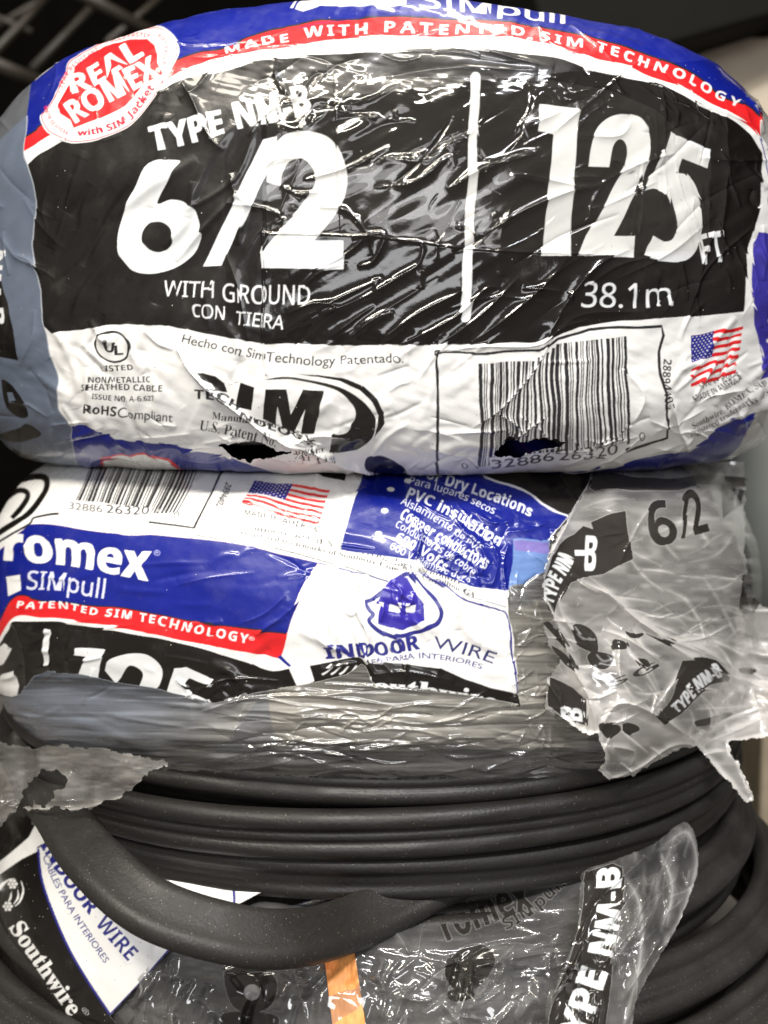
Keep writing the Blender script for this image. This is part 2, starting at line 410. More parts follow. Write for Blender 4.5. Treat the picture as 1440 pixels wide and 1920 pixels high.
for dx in (0, 1.2):
    A.text('REAL', [(146 + dx, 184), (195, 163), (232, 142), (276 + dx, 114)], 32, WHITE, 'bold', .008, h2=42)
    A.text('ROMEX', [(153 + dx, 240), (205, 206), (255, 180), (309 + dx, 151)], 44, WHITE, 'bold', .008, h2=42)
    A.text('with SIM Jacket', [(157 + dx, 263), (189, 260), (233, 245), (262, 221), (298 + dx, 174)], 11, (.65, .01, .04), 'bold', .004, h2=15)
A.text('REDUCED BURN', [(141, 255), (112, 236), (96, 205)], 7.5, (.65, .01, .04), 'bold')
A.text('+ TEAR RESISTANT', [(124, 186), (135, 158), (155, 132), (194, 104)], 8.5, (.65, .01, .04), 'bold')
A.text('PULLS FASTER +', [(206, 91), (245, 80), (296, 79)], 9, (.65, .01, .04), 'bold')
A.text('RIPS EASIER', [(299, 76), (312, 95), (313, 133)], 8.5, (.65, .01, .04), 'bold')
# big lettering
TW = (.72, .74, .75)
A.text('TYPE', [(297, 290), (345, 280), (430, 261)], 46, TW, 'bold', .012); A.text('TYPE', [(299, 290), (347, 280), (432, 261)], 46, TW, 'bold', .012)
A.text('NM-B', [(452, 251), (520, 236), (587, 220)], 49, TW, 'bold', .012, h2=56); A.text('NM-B', [(454, 251), (522, 236), (589, 220)], 49, TW, 'bold', .012, h2=56)
six = cr([(290, 312), (345, 308), (335, 328), (303, 383), (330, 378), (355, 383), (373, 400), (383, 430), (382, 455), (370, 480), (340, 503), (300, 515), (264, 512), (243, 492), (231, 470), (230, 440), (240, 402), (262, 360)], 5, True)
hole = [(304 + 29 * math.cos(a), 447 + 29 * math.sin(a)) for a in np.linspace(0, 6.283, 30)]
A.polys([six, hole], TW)
A.poly([(388, 503), (422, 503), (523, 292), (524, 262), (498, 270)], TW)
A.poly(cr([(505, 300), (515, 283), (540, 258), (575, 251), (615, 262), (640, 288), (651, 325), (648, 362), (636, 395), (612, 430), (592, 455)], 6).tolist() + [(646, 455), (646, 508), (496, 506), (496, 478)] + cr([(496, 478), (540, 420), (575, 372), (590, 345), (588, 320), (572, 303), (548, 306), (532, 328), (528, 350)], 6).tolist() + [(505, 345)], TW)
A.poly([(1005, 205), (1077, 215), (1072, 300), (1066, 400), (1061, 484), (1011, 482), (1020, 380), (1031, 259), (1002, 253)], TW)
A.poly([(1096, 316)] + cr([(1096, 316), (1100, 283), (1115, 243), (1145, 223), (1180, 225), (1202, 242), (1211, 275), (1206, 305), (1190, 350), (1165, 400), (1141, 445)], 6).tolist() + [(1180, 446), (1177, 486), (1074, 482), (1089, 445)] + cr([(1089, 445), (1120, 395), (1148, 345), (1166, 300), (1165, 274), (1152, 265), (1141, 280), (1134, 317)], 6).tolist(), TW)
A.poly([(1247, 256), (1321, 286), (1317, 320), (1271, 303), (1262, 330)] + cr([(1262, 330), (1280, 334), (1297, 358), (1303, 400), (1300, 450), (1287, 480), (1262, 493), (1225, 490), (1197, 480)], 6).tolist() + [(1203, 462), (1213, 446)] + cr([(1213, 446), (1235, 456), (1249, 448), (1255, 425), (1252, 392), (1240, 370), (1220, 358), (1198, 362)], 6).tolist() + [(1222, 318)], TW)
A.line([(887, 156), (884, 300), (878, 450), (871, 600)], 17, TW)
A.poly([(887 + 8 * math.cos(a), 156 + 8 * math.sin(a)) for a in np.linspace(0, 6.2, 16)], TW); A.poly([(871 + 8.5 * math.cos(a), 599 + 8.5 * math.sin(a)) for a in np.linspace(0, 6.2, 16)], TW)
for t_, p_, h_, h2_ in (('WITH', [(316, 557), (408, 561)], 29, 30), ('GROUND', [(424, 567), (583, 575)], 33, 37), ('CON', [(366, 594), (425, 600)], 24, 25), ('TIERA', [(446, 608), (534, 619)], 25, 27), ('38.1m', [(1083, 577), (1170, 579), (1251, 573)], 47, 44)):
    A.text(t_, p_, h_, TW, 'light', .004, h2=h2_)
A.text('FT', [(1306, 500), (1350, 492)], 58, TW, 'bold')
# small print
K = INK
A.text('Hecho con Sim', [(350, 641), (420, 658), (498, 677)], 16, K, None, .006, h2=19)
A.text('Technology Patentado.', [(501, 679), (600, 684), (757, 679)], 19, K, None, .006)
A.polys([[(224 + 35 * math.cos(a), 651 + 29 * math.sin(a)) for a in np.linspace(0, 6.283, 40)], [(224 + 31 * math.cos(a), 651 + 25 * math.sin(a)) for a in np.linspace(0, 6.283, 40)]], K)
A.text('U', [(207, 659), (224, 661)], 20, K, 'bold', .01); A.text('L', [(226, 665), (243, 664)], 18, K, 'bold', .01)
A.text('LISTED', [(196, 697), (260, 693)], 11, K, 'bold')
A.text('NONMETALLIC', [(172, 717), (230, 718), (291, 716)], 11, K, 'bold')
A.text('SHEATHED CABLE', [(160, 731), (230, 731), (312, 733)], 11.5, K, 'bold')
A.text('ISSUE NO. A-6,627', [(179, 746), (240, 751), (299, 749)], 9.5, K, 'bold')
A.text('RoHS', [(165, 772), (226, 777)], 17, K, 'bold', .008); A.text('Compliant', [(228, 778), (330, 788)], 18, K, None, .003)
Z5 = lambda p: z1(p, 3.273, 340, 640)
A.poly(Z5([(117, 200), (160, 195), (240, 215), (290, 255), (305, 310), (240, 305), (215, 262), (150, 240)]), BLACK)
A.poly(Z5([(385, 255), (468, 285), (448, 420), (350, 400)]), BLACK)
A.poly(Z5([(535, 295), (655, 295), (680, 440), (755, 295), (880, 300), (825, 555), (745, 550), (770, 410), (705, 540), (630, 520), (600, 390), (585, 500), (510, 470)]), BLACK)
A.poly(cr(Z5([(520, 238), (640, 220), (800, 235), (950, 270), (1080, 340), (1170, 420), (1195, 490), (1170, 580), (1100, 640), (1020, 655)]), 5).tolist() + cr(Z5([(910, 658), (940, 560), (1020, 545), (1060, 480), (1070, 420), (1020, 350), (940, 290), (820, 255), (680, 232)]), 5).tolist(), BLACK)
A.poly(Z5([(710, 200), (850, 203), (1000, 225), (1120, 280), (1200, 355), (1240, 420), (1243, 490), (1185, 575), (1205, 500), (1210, 440), (1170, 370), (1090, 300), (980, 245), (850, 215)]), BLACK)
A.text('TECH', [(372, 745), (413, 749), (450, 770)], 17, K, 'bold', .01)
A.text('NOLOGY', [(452, 783), (490, 799), (545, 812), (590, 830)], 13, K, 'bold', .01)
A.text('Manufactured', [(402, 781), (440, 787), (520, 800)], 15, K, 'serif')
A.text('U.S. Patent No.', [(379, 800), (440, 812), (520, 832)], 19, K, 'serif')
A.text('under', [(556, 843), (611, 838)], 13, K, 'serif'); A.text('741 112', [(552, 852), (626, 856)], 11, K, 'serif')
A.poly(cr(Z5([(1130, 750), (1150, 690), (1230, 680), (1330, 710), (1390, 770), (1340, 800), (1180, 780)]), 5, True), BLACK)
# bar code with its frame
FR = Z5([]) or [(820, 885), (819, 760), (818, 661), (910, 661), (1008, 657), (1040, 636), (1100, 619), (1232, 611), (1238, 630), (1231, 660), (1232, 700), (1242, 740), (1244, 816), (1172, 832), (1120, 850)]
A.line(FR, 5.5, K, smooth=False)
brg = np.random.default_rng(3)
x = 897.0; topx = lambda q: np.interp(q, [890, 1000, 1040, 1170], [680, 678, 645, 631]); botx = lambda q: np.interp(q, [890, 1000, 1100, 1180], [866, 856, 838, 820])
while x < 1170:
    w = float(brg.choice([2.0, 2.0, 3.6, 5.4, 7.0])); xs = x + w / 2
    wob = [(xs + 1.5 * math.sin(xs / 9), topx(xs)), (xs + 1.2 * math.sin(xs / 13 + 1), topx(xs) + 60), (xs - 2.5 * math.sin(xs / 21), topx(xs) + 115), (xs + (xs - 1030) * .03, botx(xs))]
    A.line(wob, w, K); x += w + float(brg.choice([2.0, 2.0, 3.4, 5.0]))
A.poly([(915, 850), (1040, 838), (1165, 815), (1170, 850), (920, 880)], WHITE)
A.text('0', [(866, 867), (877, 867)], 8, K); A.text('32886', [(921, 869), (980, 864), (1036, 854)], 17, K, None, .004)
A.text('26320', [(1044, 852), (1152, 838)], 20, K, None, .004); A.text('0', [(1192, 818), (1203, 817)], 15, K)
A.text('28894402', [(1240, 674), (1236, 720), (1239, 766)], 15, K, 'bold')
def flag(cv, TL, TR, BR, BL, cw=.44, ch=.53):
    TL, TR, BR, BL = map(np.array, (TL, TR, BR, BL))
    M = lambda u, v: (TL * (1 - u) * (1 - v) + TR * u * (1 - v) + BR * u * v + BL * (1 - u) * v)
    wob = lambda u, v: M(u, v) + np.array([0, 1.3 * math.sin(u * 9 + v * 3)])
    R = lambda a, b, c, d: [wob(a + (c - a) * i / 8, b) for i in range(9)] + [wob(c - (c - a) * i / 8, d) for i in range(9)]
    cv.poly(R(0, 0, 1, 1), WHITE)
    for i in range(0, 13, 2): cv.poly(R(0, i / 13, 1, (i + 1) / 13), RED)
    cv.poly(R(0, 0, cw, 7 / 13), (.02, .02, .24))
    for j in range(9):
        for i in range(6 if j % 2 == 0 else 5):
            p = wob(cw * (i + .5 + (j % 2) * .5) / 6, (7 / 13) * (j + .6) / 9.2)
            cv.poly([p + np.array([math.cos(a), math.sin(a)]) * 1.25 for a in np.linspace(0, 5.5, 8)], WHITE)
flag(A, (1290, 630), (1388, 611), (1376, 702), (1290, 726))
A.text("We've got it", [(1308, 730), (1345, 716), (1382, 706)], 12, K)
A.text('MADE IN AMERICA', [(1297, 753), (1340, 737), (1386, 711)], 12, K, 'bold')
A.text('Southwire, ROMEX, Sim T', [(1296, 802), (1345, 778), (1395, 742), (1446, 714)], 13, K, 'serif')
A.text('registered trademarks of So', [(1291, 818), (1345, 795), (1395, 760), (1446, 736)], 12, K, 'serif')
# bottom blue hem and the blue side panel
A.poly([(140, 795), (170, 792), (220, 817), (280, 825), (330, 830), (420, 845), (480, 865), (530, 880), (700, 884), (900, 884), (1072, 872), (1150, 865), (1185, 850), (1250, 840), (1290, 840), (1320, 825), (1345, 800), (1370, 783), (1413, 772), (1405, 812), (1380, 842), (1352, 866), (1320, 884), (1300, 930), (140, 930)], BLUE)
A.poly([(192, 852), (215, 846), (260, 843), (320, 852), (340, 870), (330, 900), (185, 900)], RED); A.poly([(196, 856), (215, 849), (260, 846), (316, 856), (334, 872), (320, 900), (190, 900)], WHITE)
A.poly([(1225, 872), (1290, 882), (1330, 876), (1340, 925), (1220, 925)], RED, mix=.8)
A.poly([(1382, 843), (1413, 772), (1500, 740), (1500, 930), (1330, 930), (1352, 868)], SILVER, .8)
A.poly([(1436, 440), (1412, 436), (1404, 458), (1397, 540), (1408, 610), (1425, 665), (1421, 712), (1500, 690), (1500, 440)], (.05, .04, .34))
for x, y in ((1434, 548), (1440, 604), (1436, 640)): A.poly([(x + 5 * math.cos(a), y + 4 * math.sin(a)) for a in np.linspace(0, 6, 12)], WHITE)
A.line([(1413, 262), (1425, 310), (1437, 350)], 2, BLUE)
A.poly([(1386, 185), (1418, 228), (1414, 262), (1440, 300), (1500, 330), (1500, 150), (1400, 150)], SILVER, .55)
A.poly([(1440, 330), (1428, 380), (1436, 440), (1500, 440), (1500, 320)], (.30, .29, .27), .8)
# unprinted smoky film left of the label, black tag with its white letters
gl = [(60, 150), (66, 170), (58, 222), (60, 292), (67, 313), (75, 357), (75, 404), (69, 448), (67, 463), (78, 510), (88, 546), (91, 597), (98, 619), (104, 674), (117, 729), (118, 765), (140, 795), (142, 830), (160, 960)]
A.poly([(-80, 100), (40, 60)] + gl + [(-80, 960)], GREY)
A.line(gl[2:], 2.0, (.42, .45, .50), mix=.8)
A.poly([(150, 100), (66, 150), (58, 222), (-60, 330), (-60, 60), (100, 60)], (.10, .10, .10), mix=.75)
A.poly([(64, 152), (112, 124), (118, 130), (76, 160)], (.4, .4, .39))  # small grey highlight painted on the upper left edge
A.poly([(-60, 320), (0, 331), (5, 353), (9, 419), (4, 455), (8, 510), (26, 565), (40, 620), (46, 674), (22, 672), (-60, 660)], BLACK)
A.text('NM-B', [(-2, 470), (-8, 540), (4, 613)], 22, TW, 'bold', .012)
A.poly(cr([(12, 712), (30, 722), (52, 752), (62, 775), (46, 780), (22, 762)], 5, True), BLACK); A.poly([(22, 735), (32, 735), (38, 750), (28, 752)], GREY)
A.poly(cr([(2, 812), (40, 800), (60, 790), (84, 808), (70, 818), (30, 824)], 5, True), BLACK); A.poly(cr([(30, 835), (50, 842), (84, 858), (60, 860), (36, 850)], 5, True), BLACK)
# tape on the label is glossier than the bare print
A.rough[:] = .30
blend(A.rough, A, [(497, 100), (1500, 60), (1500, 645), (497, 645)], .11)
blend(A.rough, A, [(-60, 250), (430, 170), (430, 645), (-60, 645)], .40)
blend(A.rough, A, [(-60, -40), (1500, -40), (1500, 110), (-60, 250)], .33)

hole1 = z1([(245, 612), (330, 608), (450, 595), (560, 640), (680, 655), (560, 682), (480, 690), (430, 715), (340, 695), (280, 650)], 3.273, 340, 640)
hole2 = z1([(405, 806), (445, 778), (460, 748), (520, 760), (580, 746), (675, 760), (640, 776), (560, 792), (500, 812), (430, 815)], 2, 720, 440)
A.line(hole1[5:] + [hole1[0]], 4.5, (.85, .85, .83)); A.line(hole2[6:] + [hole2[0]], 3.5, (.85, .85, .83))

# relief of the topmost bag
HA = Relief(-60, -40, 1500, 920)
C = HA.crease
gy, gx = np.mgrid[-40:920, -60:1500].astype(np.float32)
tape = 1 / (1 + np.exp(-(gx - 470) / 30)) * 1 / (1 + np.exp(-(gy - 100) / 12))
HA.noise(260, 150, 10, 3.2, 'smooth', 1); HA.noise(90, 60, -30, 1.0, 'smooth', 2)
HA.noise(75, 24, -32, .55, 'smooth', 3, tape); HA.noise(55, 16, -62, .38, 'smooth', 5, 1 - tape)
HA.noise(30, 8, 12, .16, 'smooth', 6, 1 / (1 + np.exp((gy - 190) / 15))); HA.noise(26, 12, 20, .25, 'smooth', 8, 1 / (1 + np.exp((610 - gy) / 14)))
for p, w, h in (([(835, 357), (920, 312), (1012, 286)], 7, 1.0), ([(900, 446), (980, 396), (1070, 360), (1125, 349)], 8, 1.1), ([(955, 330), (1040, 346), (1102, 361)], 5, .7), ([(890, 250), (900, 285), (918, 318)], 4, .6),
                ([(700, 352), (780, 341), (836, 300)], 5, .6), ([(720, 296), (790, 302), (830, 285)], 4, .6), ([(780, 340), (810, 318), (842, 296), (850, 320)], 4, .5), ([(1070, 260), (1150, 262), (1175, 232)], 5, .7),
                ([(1040, 168), (1060, 188), (1110, 178), (1160, 190)], 4, .8), ([(1075, 160), (1060, 178), (1085, 192)], 4, .6), ([(1140, 160), (1155, 185), (1170, 190)], 4, .6), ([(1300, 300), (1360, 307), (1440, 304)], 6, .8),
                ([(1225, 170), (1232, 260), (1228, 330)], 6, .9), ([(1345, 215), (1352, 330), (1340, 450)], 8, .8), ([(1290, 560), (1310, 480), (1330, 430)], 5, .7), ([(820, 98), (900, 112), (1030, 142)], 6, .8),
                ([(720, 104), (800, 108), (895, 122)], 5, .7), ([(720, 152), (840, 142), (1000, 146)], 6, .6), ([(350, 165), (372, 200), (400, 262), (428, 290)], 6, .9), ([(345, 195), (380, 175), (410, 140), (450, 110)], 6, .7), ([(520, 118), (524, 160), (560, 200)], 5, .8),
                ([(530, 205), (560, 190), (590, 150), (615, 145)], 5, .9), ([(520, 240), (560, 245), (590, 205)], 5, .8), ([(440, 330), (450, 370), (490, 395)], 5, .7), ([(530, 350), (560, 365), (600, 360)], 5, .7), ([(430, 385), (520, 400), (540, 440)], 5, .6),
                ([(600, 390), (650, 395), (690, 440), (700, 480)], 5, .8), ([(660, 450), (720, 440), (700, 490), (670, 500)], 4, .8), ([(745, 450), (790, 460), (780, 500), (735, 525)], 4, .5),
                ([(712, 640), (780, 590), (870, 545)], 8, 1.2), ([(748, 648), (850, 596), (905, 545), (935, 540)], 7, 1.2), ([(820, 648), (900, 590), (970, 520)], 8, 1.2), ([(880, 645), (960, 585), (1020, 530), (1060, 480)], 8, 1.2), ([(1010, 655), (1060, 560), (1110, 500), (1170, 470)], 8, 1.3),
                ([(500, 645), (600, 580), (720, 520)], 7, .9), ([(560, 610), (680, 560), (780, 500)], 6, .8), ([(640, 646), (700, 600), (740, 585)], 6, .9), ([(1090, 540), (1150, 500), (1230, 480)], 5, .6), ([(1040, 620), (1090, 590), (1200, 585)], 6, .6),
                ([(470, 640), (452, 540), (430, 480)], 7, .8), ([(400, 620), (395, 560), (420, 500)], 7, .7), ([(540, 590), (590, 570), (630, 576), (600, 590)], 5, .7),
                ([(975, 541), (1045, 548)], 4, .8), ([(1060, 336), (1122, 337)], 3.5, .7), ([(1180, 470), (1195, 380), (1195, 300)], 5, .8), ([(940, 520), (935, 440), (960, 380)], 7, .8), ([(1130, 210), (1170, 222)], 4, .6)):
    C(p, w * 1.45, h * 1.2, 'sharp')
C([(345, 655), (372, 700), (430, 752), (470, 782), (520, 815), (600, 838), (650, 862), (700, 872)], 6.5, 2.2, 'step', taper=False)
C([(497, 440), (499, 520), (497, 640), (503, 700)], 5, .7, 'step', taper=False); C([(500, 440), (700, 445), (900, 470), (1100, 480)], 4, .35, 'step', taper=False); C([(628, 140), (632, 260), (640, 440)], 4, .4, 'step')
C([(815, 660), (900, 650), (1000, 648), (1050, 615), (1100, 600)], 6, .9, 'sharp'); C([(1030, 632), (1000, 690), (940, 760), (880, 800)], 6, .9, 'sharp'); C([(1010, 680), (1060, 678), (1100, 676)], 4, .5, 'round')
C([(1245, 740), (1265, 800), (1290, 845)], 8, 1.4, 'step'); C([(1300, 760), (1330, 740), (1395, 730)], 6, .8, 'sharp'); C([(1160, 690), (1195, 740), (1170, 800)], 9, 1.2, 'sharp')
HA.scatter(30, (500, 130, 1340, 640), -32, 14, 170, 5.2, .62); HA.scatter(8, (500, 120, 1340, 600), 20, 40, 50, 3, .4); HA.scatter(30, (1180, 180, 1420, 600), 85, 14, 90, 4, .55)
HA.scatter(26, (100, 300, 500, 640), -64, 12, 150, 9, .7, 'round'); HA.scatter(28, (100, 620, 480, 850), 60, 22, 80, 7, .7, 'round'); HA.scatter(34, (560, 650, 900, 880), -15, 30, 90, 6, .45, 'round')
HA.scatter(36, (900, 780, 1440, 890), -12, 20, 80, 4, .7); HA.scatter(50, (120, 780, 900, 890), 8, 18, 80, 4, .6); HA.scatter(24, (1000, 60, 1440, 240), 35, 16, 80, 4, .6); HA.scatter(26, (330, 60, 1000, 130), 0, 14, 90, 3.5, .35)
HA.scatter(26, (1230, 600, 1440, 800), -55, 16, 70, 5, .6, 'round'); HA.scatter(26, (-40, 150, 100, 880), 70, 30, 90, 6, .55); HA.scatter(30, (1380, 150, 1480, 880), 75, 20, 80, 6, 1.0); HA.scatter(16, (100, 100, 340, 280), -40, 30, 60, 4, .35)
for _ in range(16):     # small blisters under the tape
    x, y = rng.uniform(520, 1330), rng.uniform(130, 560); C([(x, y), (x + rng.uniform(-8, 8), y + rng.uniform(6, 34))], rng.uniform(4, 8), .5, 'round')

# ------------------------------------------------------------------ print of the middle bag
B = chan(Canvas(-60, 840, 1500, 1500, WHITE), .26, .3)
Z = lambda p: z1(p, 2, 0, 860)
Z6 = lambda p: z1(p, 2, 720, 860)
ZL = lambda p: z1(p, 4.235, 660, 1040)
B.poly(cr([(-60, 1070), (0, 1038), (50, 1000), (80, 987), (200, 1000), (350, 1015), (450, 1025), (597, 1057)]).tolist() + [(565, 1115), (540, 1182)] + cr([(527, 1234), (440, 1215), (350, 1197), (200, 1170), (100, 1160), (40, 1155), (0, 1207), (-60, 1240)]).tolist(), RED)
B.poly(cr([(-60, 1070), (0, 1038), (50, 1000), (80, 987), (200, 1000), (350, 1015), (450, 1025), (597, 1057)]).tolist() + [(565, 1115), (540, 1182)] + cr([(537, 1185), (350, 1160), (200, 1137), (100, 1130), (38, 1118), (0, 1180), (-60, 1215)]).tolist(), BLUE)
B.line([(0, 1180), (38, 1118), (100, 1130), (200, 1137), (350, 1160), (537, 1185)], 2.5, INK)
B.poly([(522, 1231), (527, 1226), (548, 1246), (543, 1248)], BLUE)
for d in (0, 2): B.text('romex', [(16 + d, 1052), (140, 1064), (284 + d, 1088)], 64, WHITE, 'bold', .012)
B.text('®', [(297, 1045), (309, 1047)], 9, (.4, .4, .7)); B.text('SIMpull', [(56, 1106), (130, 1112), (200, 1122)], 34, (.62, .64, .78), 'light', .008)
B.poly([(20, 1085), (45, 1080), (46, 1108), (24, 1118)], WHITE)
B.text('PATENTED SIM TECHNOLOGY', [(42, 1138), (135, 1145), (200, 1155), (320, 1173), (466, 1203)], 12, WHITE, 'bold', .004, 1.25, h2=17); B.text('®', [(468, 1196), (478, 1198)], 7, WHITE)
B.line([(-20, 1030), (60, 990), (85, 972), (225, 976), (370, 997), (440, 868), (450, 840)][0:4] + [(370, 997)], 4, INK); B.line([(370, 997), (378, 980), (405, 925), (418, 900), (436, 868), (446, 840)], 5, INK, smooth=False)
B.line([(375, 1011), (500, 1028), (600, 1052), (726, 1090)], 1.8, INK); B.line([(375, 1004), (500, 1020), (660, 1064)], .9, (.3, .3, .3))
x = 165.0
while x < 362:
    w = float(brg.choice([2.0, 2.0, 3.4, 5.0])); B.line([(x + 30, 830), (x + 14, 880), (x, 920), (x - 22, 968)], w, INK); x += w + float(brg.choice([2.0, 2.0, 3.2]))
B.poly([(130, 944), (200, 948), (292, 958), (286, 985), (120, 975)], WHITE)
B.text('32886', [(140, 962), (200, 966)], 14, INK); B.text('26320', [(207, 966), (286, 970)], 16, INK, None, .006); B.text('0', [(330, 978), (341, 979)], 13, INK)
B.text('2894402', [(424, 912), (414, 935), (403, 956)], 13, INK, 'bold')
B.line([(-10, 1010), (50, 975), (92, 930), (90, 905), (50, 905), (-10, 925)], 11, BLACK); B.line([(0, 950), (40, 925), (60, 935), (30, 975)], 10, BLACK)
flag(B, (480, 904), (622, 926), (601, 987), (457, 951), .5)
B.text("We've got it", [(494, 967), (530, 972), (573, 984)], 11, INK, 'light'); B.text('MADE IN AMERICA', [(460, 971), (530, 984), (597, 1002)], 10, INK, 'bold')
B.text('Southwire, ROMEX, Sim Technology, Southwire,', [(454, 995), (560, 1013), (700, 1045), (800, 1079), (870, 1102)], 9.5, INK, 'serif')
B.text('registered trademarks of Southwire Company, Carrollton GA', [(451, 1007), (560, 1028), (700, 1059), (775, 1082), (890, 1120)], 9.5, INK, 'serif')
# black corner, blue panel with the bullet list
B.poly([(560, 868), (655, 880), (648, 908), (600, 900), (555, 888)], BLACK)
B.poly([(860, 850), (1120, 850), (1108, 900), (1092, 925), (1064, 974), (1020, 955), (990, 932), (945, 915), (920, 905), (880, 880)], BLACK)
B.poly([(687, 840), (687, 885), (665, 950), (640, 1032), (720, 1045), (780, 1053), (800, 1072), (880, 1102), (952, 1108), (960, 1040), (975, 1015), (1022, 1015), (1062, 975)] + cr([(1062, 975), (1020, 952), (990, 932), (945, 915), (920, 905), (880, 880), (850, 850)], 5).tolist(), BLUE)
B.line([(1062, 973), (1020, 952), (990, 932), (945, 915), (920, 905), (880, 880)], 3.5, (.7, .7, .75))
B.poly([(960, 1015), (1026, 1014), (1022, 1075), (980, 1097), (953, 1108)], (.16, .28, .60), .75)
B.poly([(960, 1018), (1024, 1016), (1026, 1040), (962, 1036)], (.22, .18, .50), .85)
for t_, p_, h_, st in (('For Dry Locations', [(785, 895), (870, 924), (993, 974)], 20, 'bold'), ('Para lugares secos', [(767, 910), (850, 932), (921, 970)], 14, 'light'), ('PVC insulation', [(761, 937), (830, 966), (931, 1030)], 22, 'bold'),
                       ('Aislamiento de PVC', [(751, 948), (820, 985), (896, 1042)], 14, 'light'), ('Copper conductors', [(749, 974), (825, 1022), (905, 1070)], 21, 'bold'), ('Conductores de cobre', [(741, 990), (800, 1025), (885, 1082)], 14, 'light'),
                       ('600 Volts', [(740, 1018), (790, 1046), (830, 1076)], 20, 'bold'), ('600 V alambre duro', [(731, 1032), (790, 1062), (880, 1098)], 13, 'light')):
    B.text(t_, p_, h_, (.74, .76, .84), st, .004)
for x, y in ((734, 922), (722, 960), (710, 1005), (765, 905)): B.poly([(x + 7 * math.cos(a), y + 4.5 * math.sin(a)) for a in np.linspace(0, 6, 12)], WHITE)
# right panel
NAVY = (.02, .022, .20)
B.line([(597, 1057), (660, 1075), (695, 1082), (726, 1091)], 2.2, NAVY); B.line([(780, 1072), (825, 1097), (861, 1120), (896, 1132), (935, 1142), (951, 1153), (954, 1205), (960, 1252), (967, 1300)], 3.4, NAVY)
B.line([(792, 1066), (830, 1090), (870, 1114), (900, 1124), (950, 1136)], 1.3, (.2, .2, .25))
ring = cr([(752, 1081), (772, 1084), (792, 1105), (818, 1128), (829, 1148), (820, 1167), (798, 1178), (773, 1188), (747, 1192), (717, 1184), (691, 1166), (692, 1158), (698, 1150), (690, 1142), (684, 1128), (697, 1122)], 5, True)
B.line(np.vstack([ring, ring[:1]]), 8, NAVY, smooth=False)
B.poly(ZL([(300, 200), (360, 175), (430, 190), (500, 330), (595, 412), (562, 405), (565, 530), (400, 600), (200, 540), (210, 440), (240, 370), (185, 380), (260, 240)]), (.03, .02, .30))
B.poly(ZL([(290, 380), (370, 392), (365, 458), (278, 440)]), WHITE); B.poly(ZL([(425, 400), (490, 405), (485, 470), (415, 455)]), WHITE); B.poly(ZL([(455, 215), (480, 210), (570, 300), (650, 400), (655, 480), (600, 530), (580, 520), (590, 420), (500, 320)]), WHITE)
for d in (0, 1.5): B.text('IND', [(611 + d, 1233), (650, 1230), (701 + d, 1226)], 25, NAVY, 'bold', .01); B.text('OOR', [(703 + d, 1229), (745, 1224), (787 + d, 1217)], 27, NAVY, 'bold', .01)
B.text('WIRE', [(808, 1213), (860, 1224), (922, 1246)], 25, (.03, .035, .14), None, .004); B.text('CABLES PARA INTERIORES', [(640, 1250), (725, 1240), (792, 1233), (850, 1240), (902, 1256)], 10.5, NAVY, None, .006)
# black lower band, big digits cut by the hem
B.poly(cr([(-60, 1230), (0, 1215), (25, 1185), (50, 1165), (150, 1170), (250, 1185), (360, 1205), (450, 1235), (505, 1256), (545, 1251), (600, 1243), (670, 1229), (690, 1241)]).tolist() + [(754, 1242), (825, 1252), (872, 1274), (920, 1290), (969, 1300), (975, 1360), (-60, 1360)], BLACK)
B.poly([(543, 1250), (580, 1242), (590, 1275), (560, 1290)], WHITE)
for p in ([(95, 1178), (105, 1178), (103, 1245), (92, 1247)], [(150, 1212), (205, 1215), (190, 1274), (156, 1266), (172, 1230), (150, 1225)], [(332, 1250), (355, 1245), (404, 1270), (400, 1284), (360, 1266), (350, 1280), (370, 1300), (402, 1316), (380, 1322), (318, 1296)]): B.poly(p, TW)
B.poly(cr([(205, 1256), (215, 1234), (250, 1222), (285, 1227), (308, 1254), (304, 1282), (290, 1294)], 5).tolist() + cr([(262, 1290), (272, 1262), (250, 1244), (232, 1268), (222, 1280)], 5).tolist(), TW)
B.poly([(0, 1290), (14, 1265), (36, 1258), (46, 1285), (44, 1305), (20, 1300)], WHITE); B.poly([(0, 1220), (20, 1205), (34, 1215), (18, 1245), (0, 1255)], WHITE)
for i in range(4): B.line([(604 + i * 16, 1262), (612 + i * 16, 1256), (622 + i * 15, 1244)], 4, WHITE)
for d in (0, 1.5): B.text('Southwire', [(666 + d, 1300), (800, 1306), (927 + d, 1326)], 38, TW, 'serif', .004, h2=26)
hem = [(-70, 1370), (-70, 1300), (0, 1300), (30, 1304), (50, 1300), (70, 1268), (100, 1254), (150, 1260), (200, 1274), (300, 1290), (360, 1306), (400, 1318), (440, 1310), (475, 1300), (550, 1285), (600, 1276), (650, 1262), (676, 1242), (686, 1246), (694, 1272), (705, 1284), (778, 1288), (861, 1298), (931, 1312), (971, 1323), (967, 1290), (954, 1150), (952, 1108), (960, 1100), (985, 1094), (1022, 1075), (1026, 1014), (1064, 974), (1095, 925), (1120, 840), (1500, 840), (1500, 1500), (-70, 1500)]
B.poly(hem, (.50, .50, .50), 0.0)
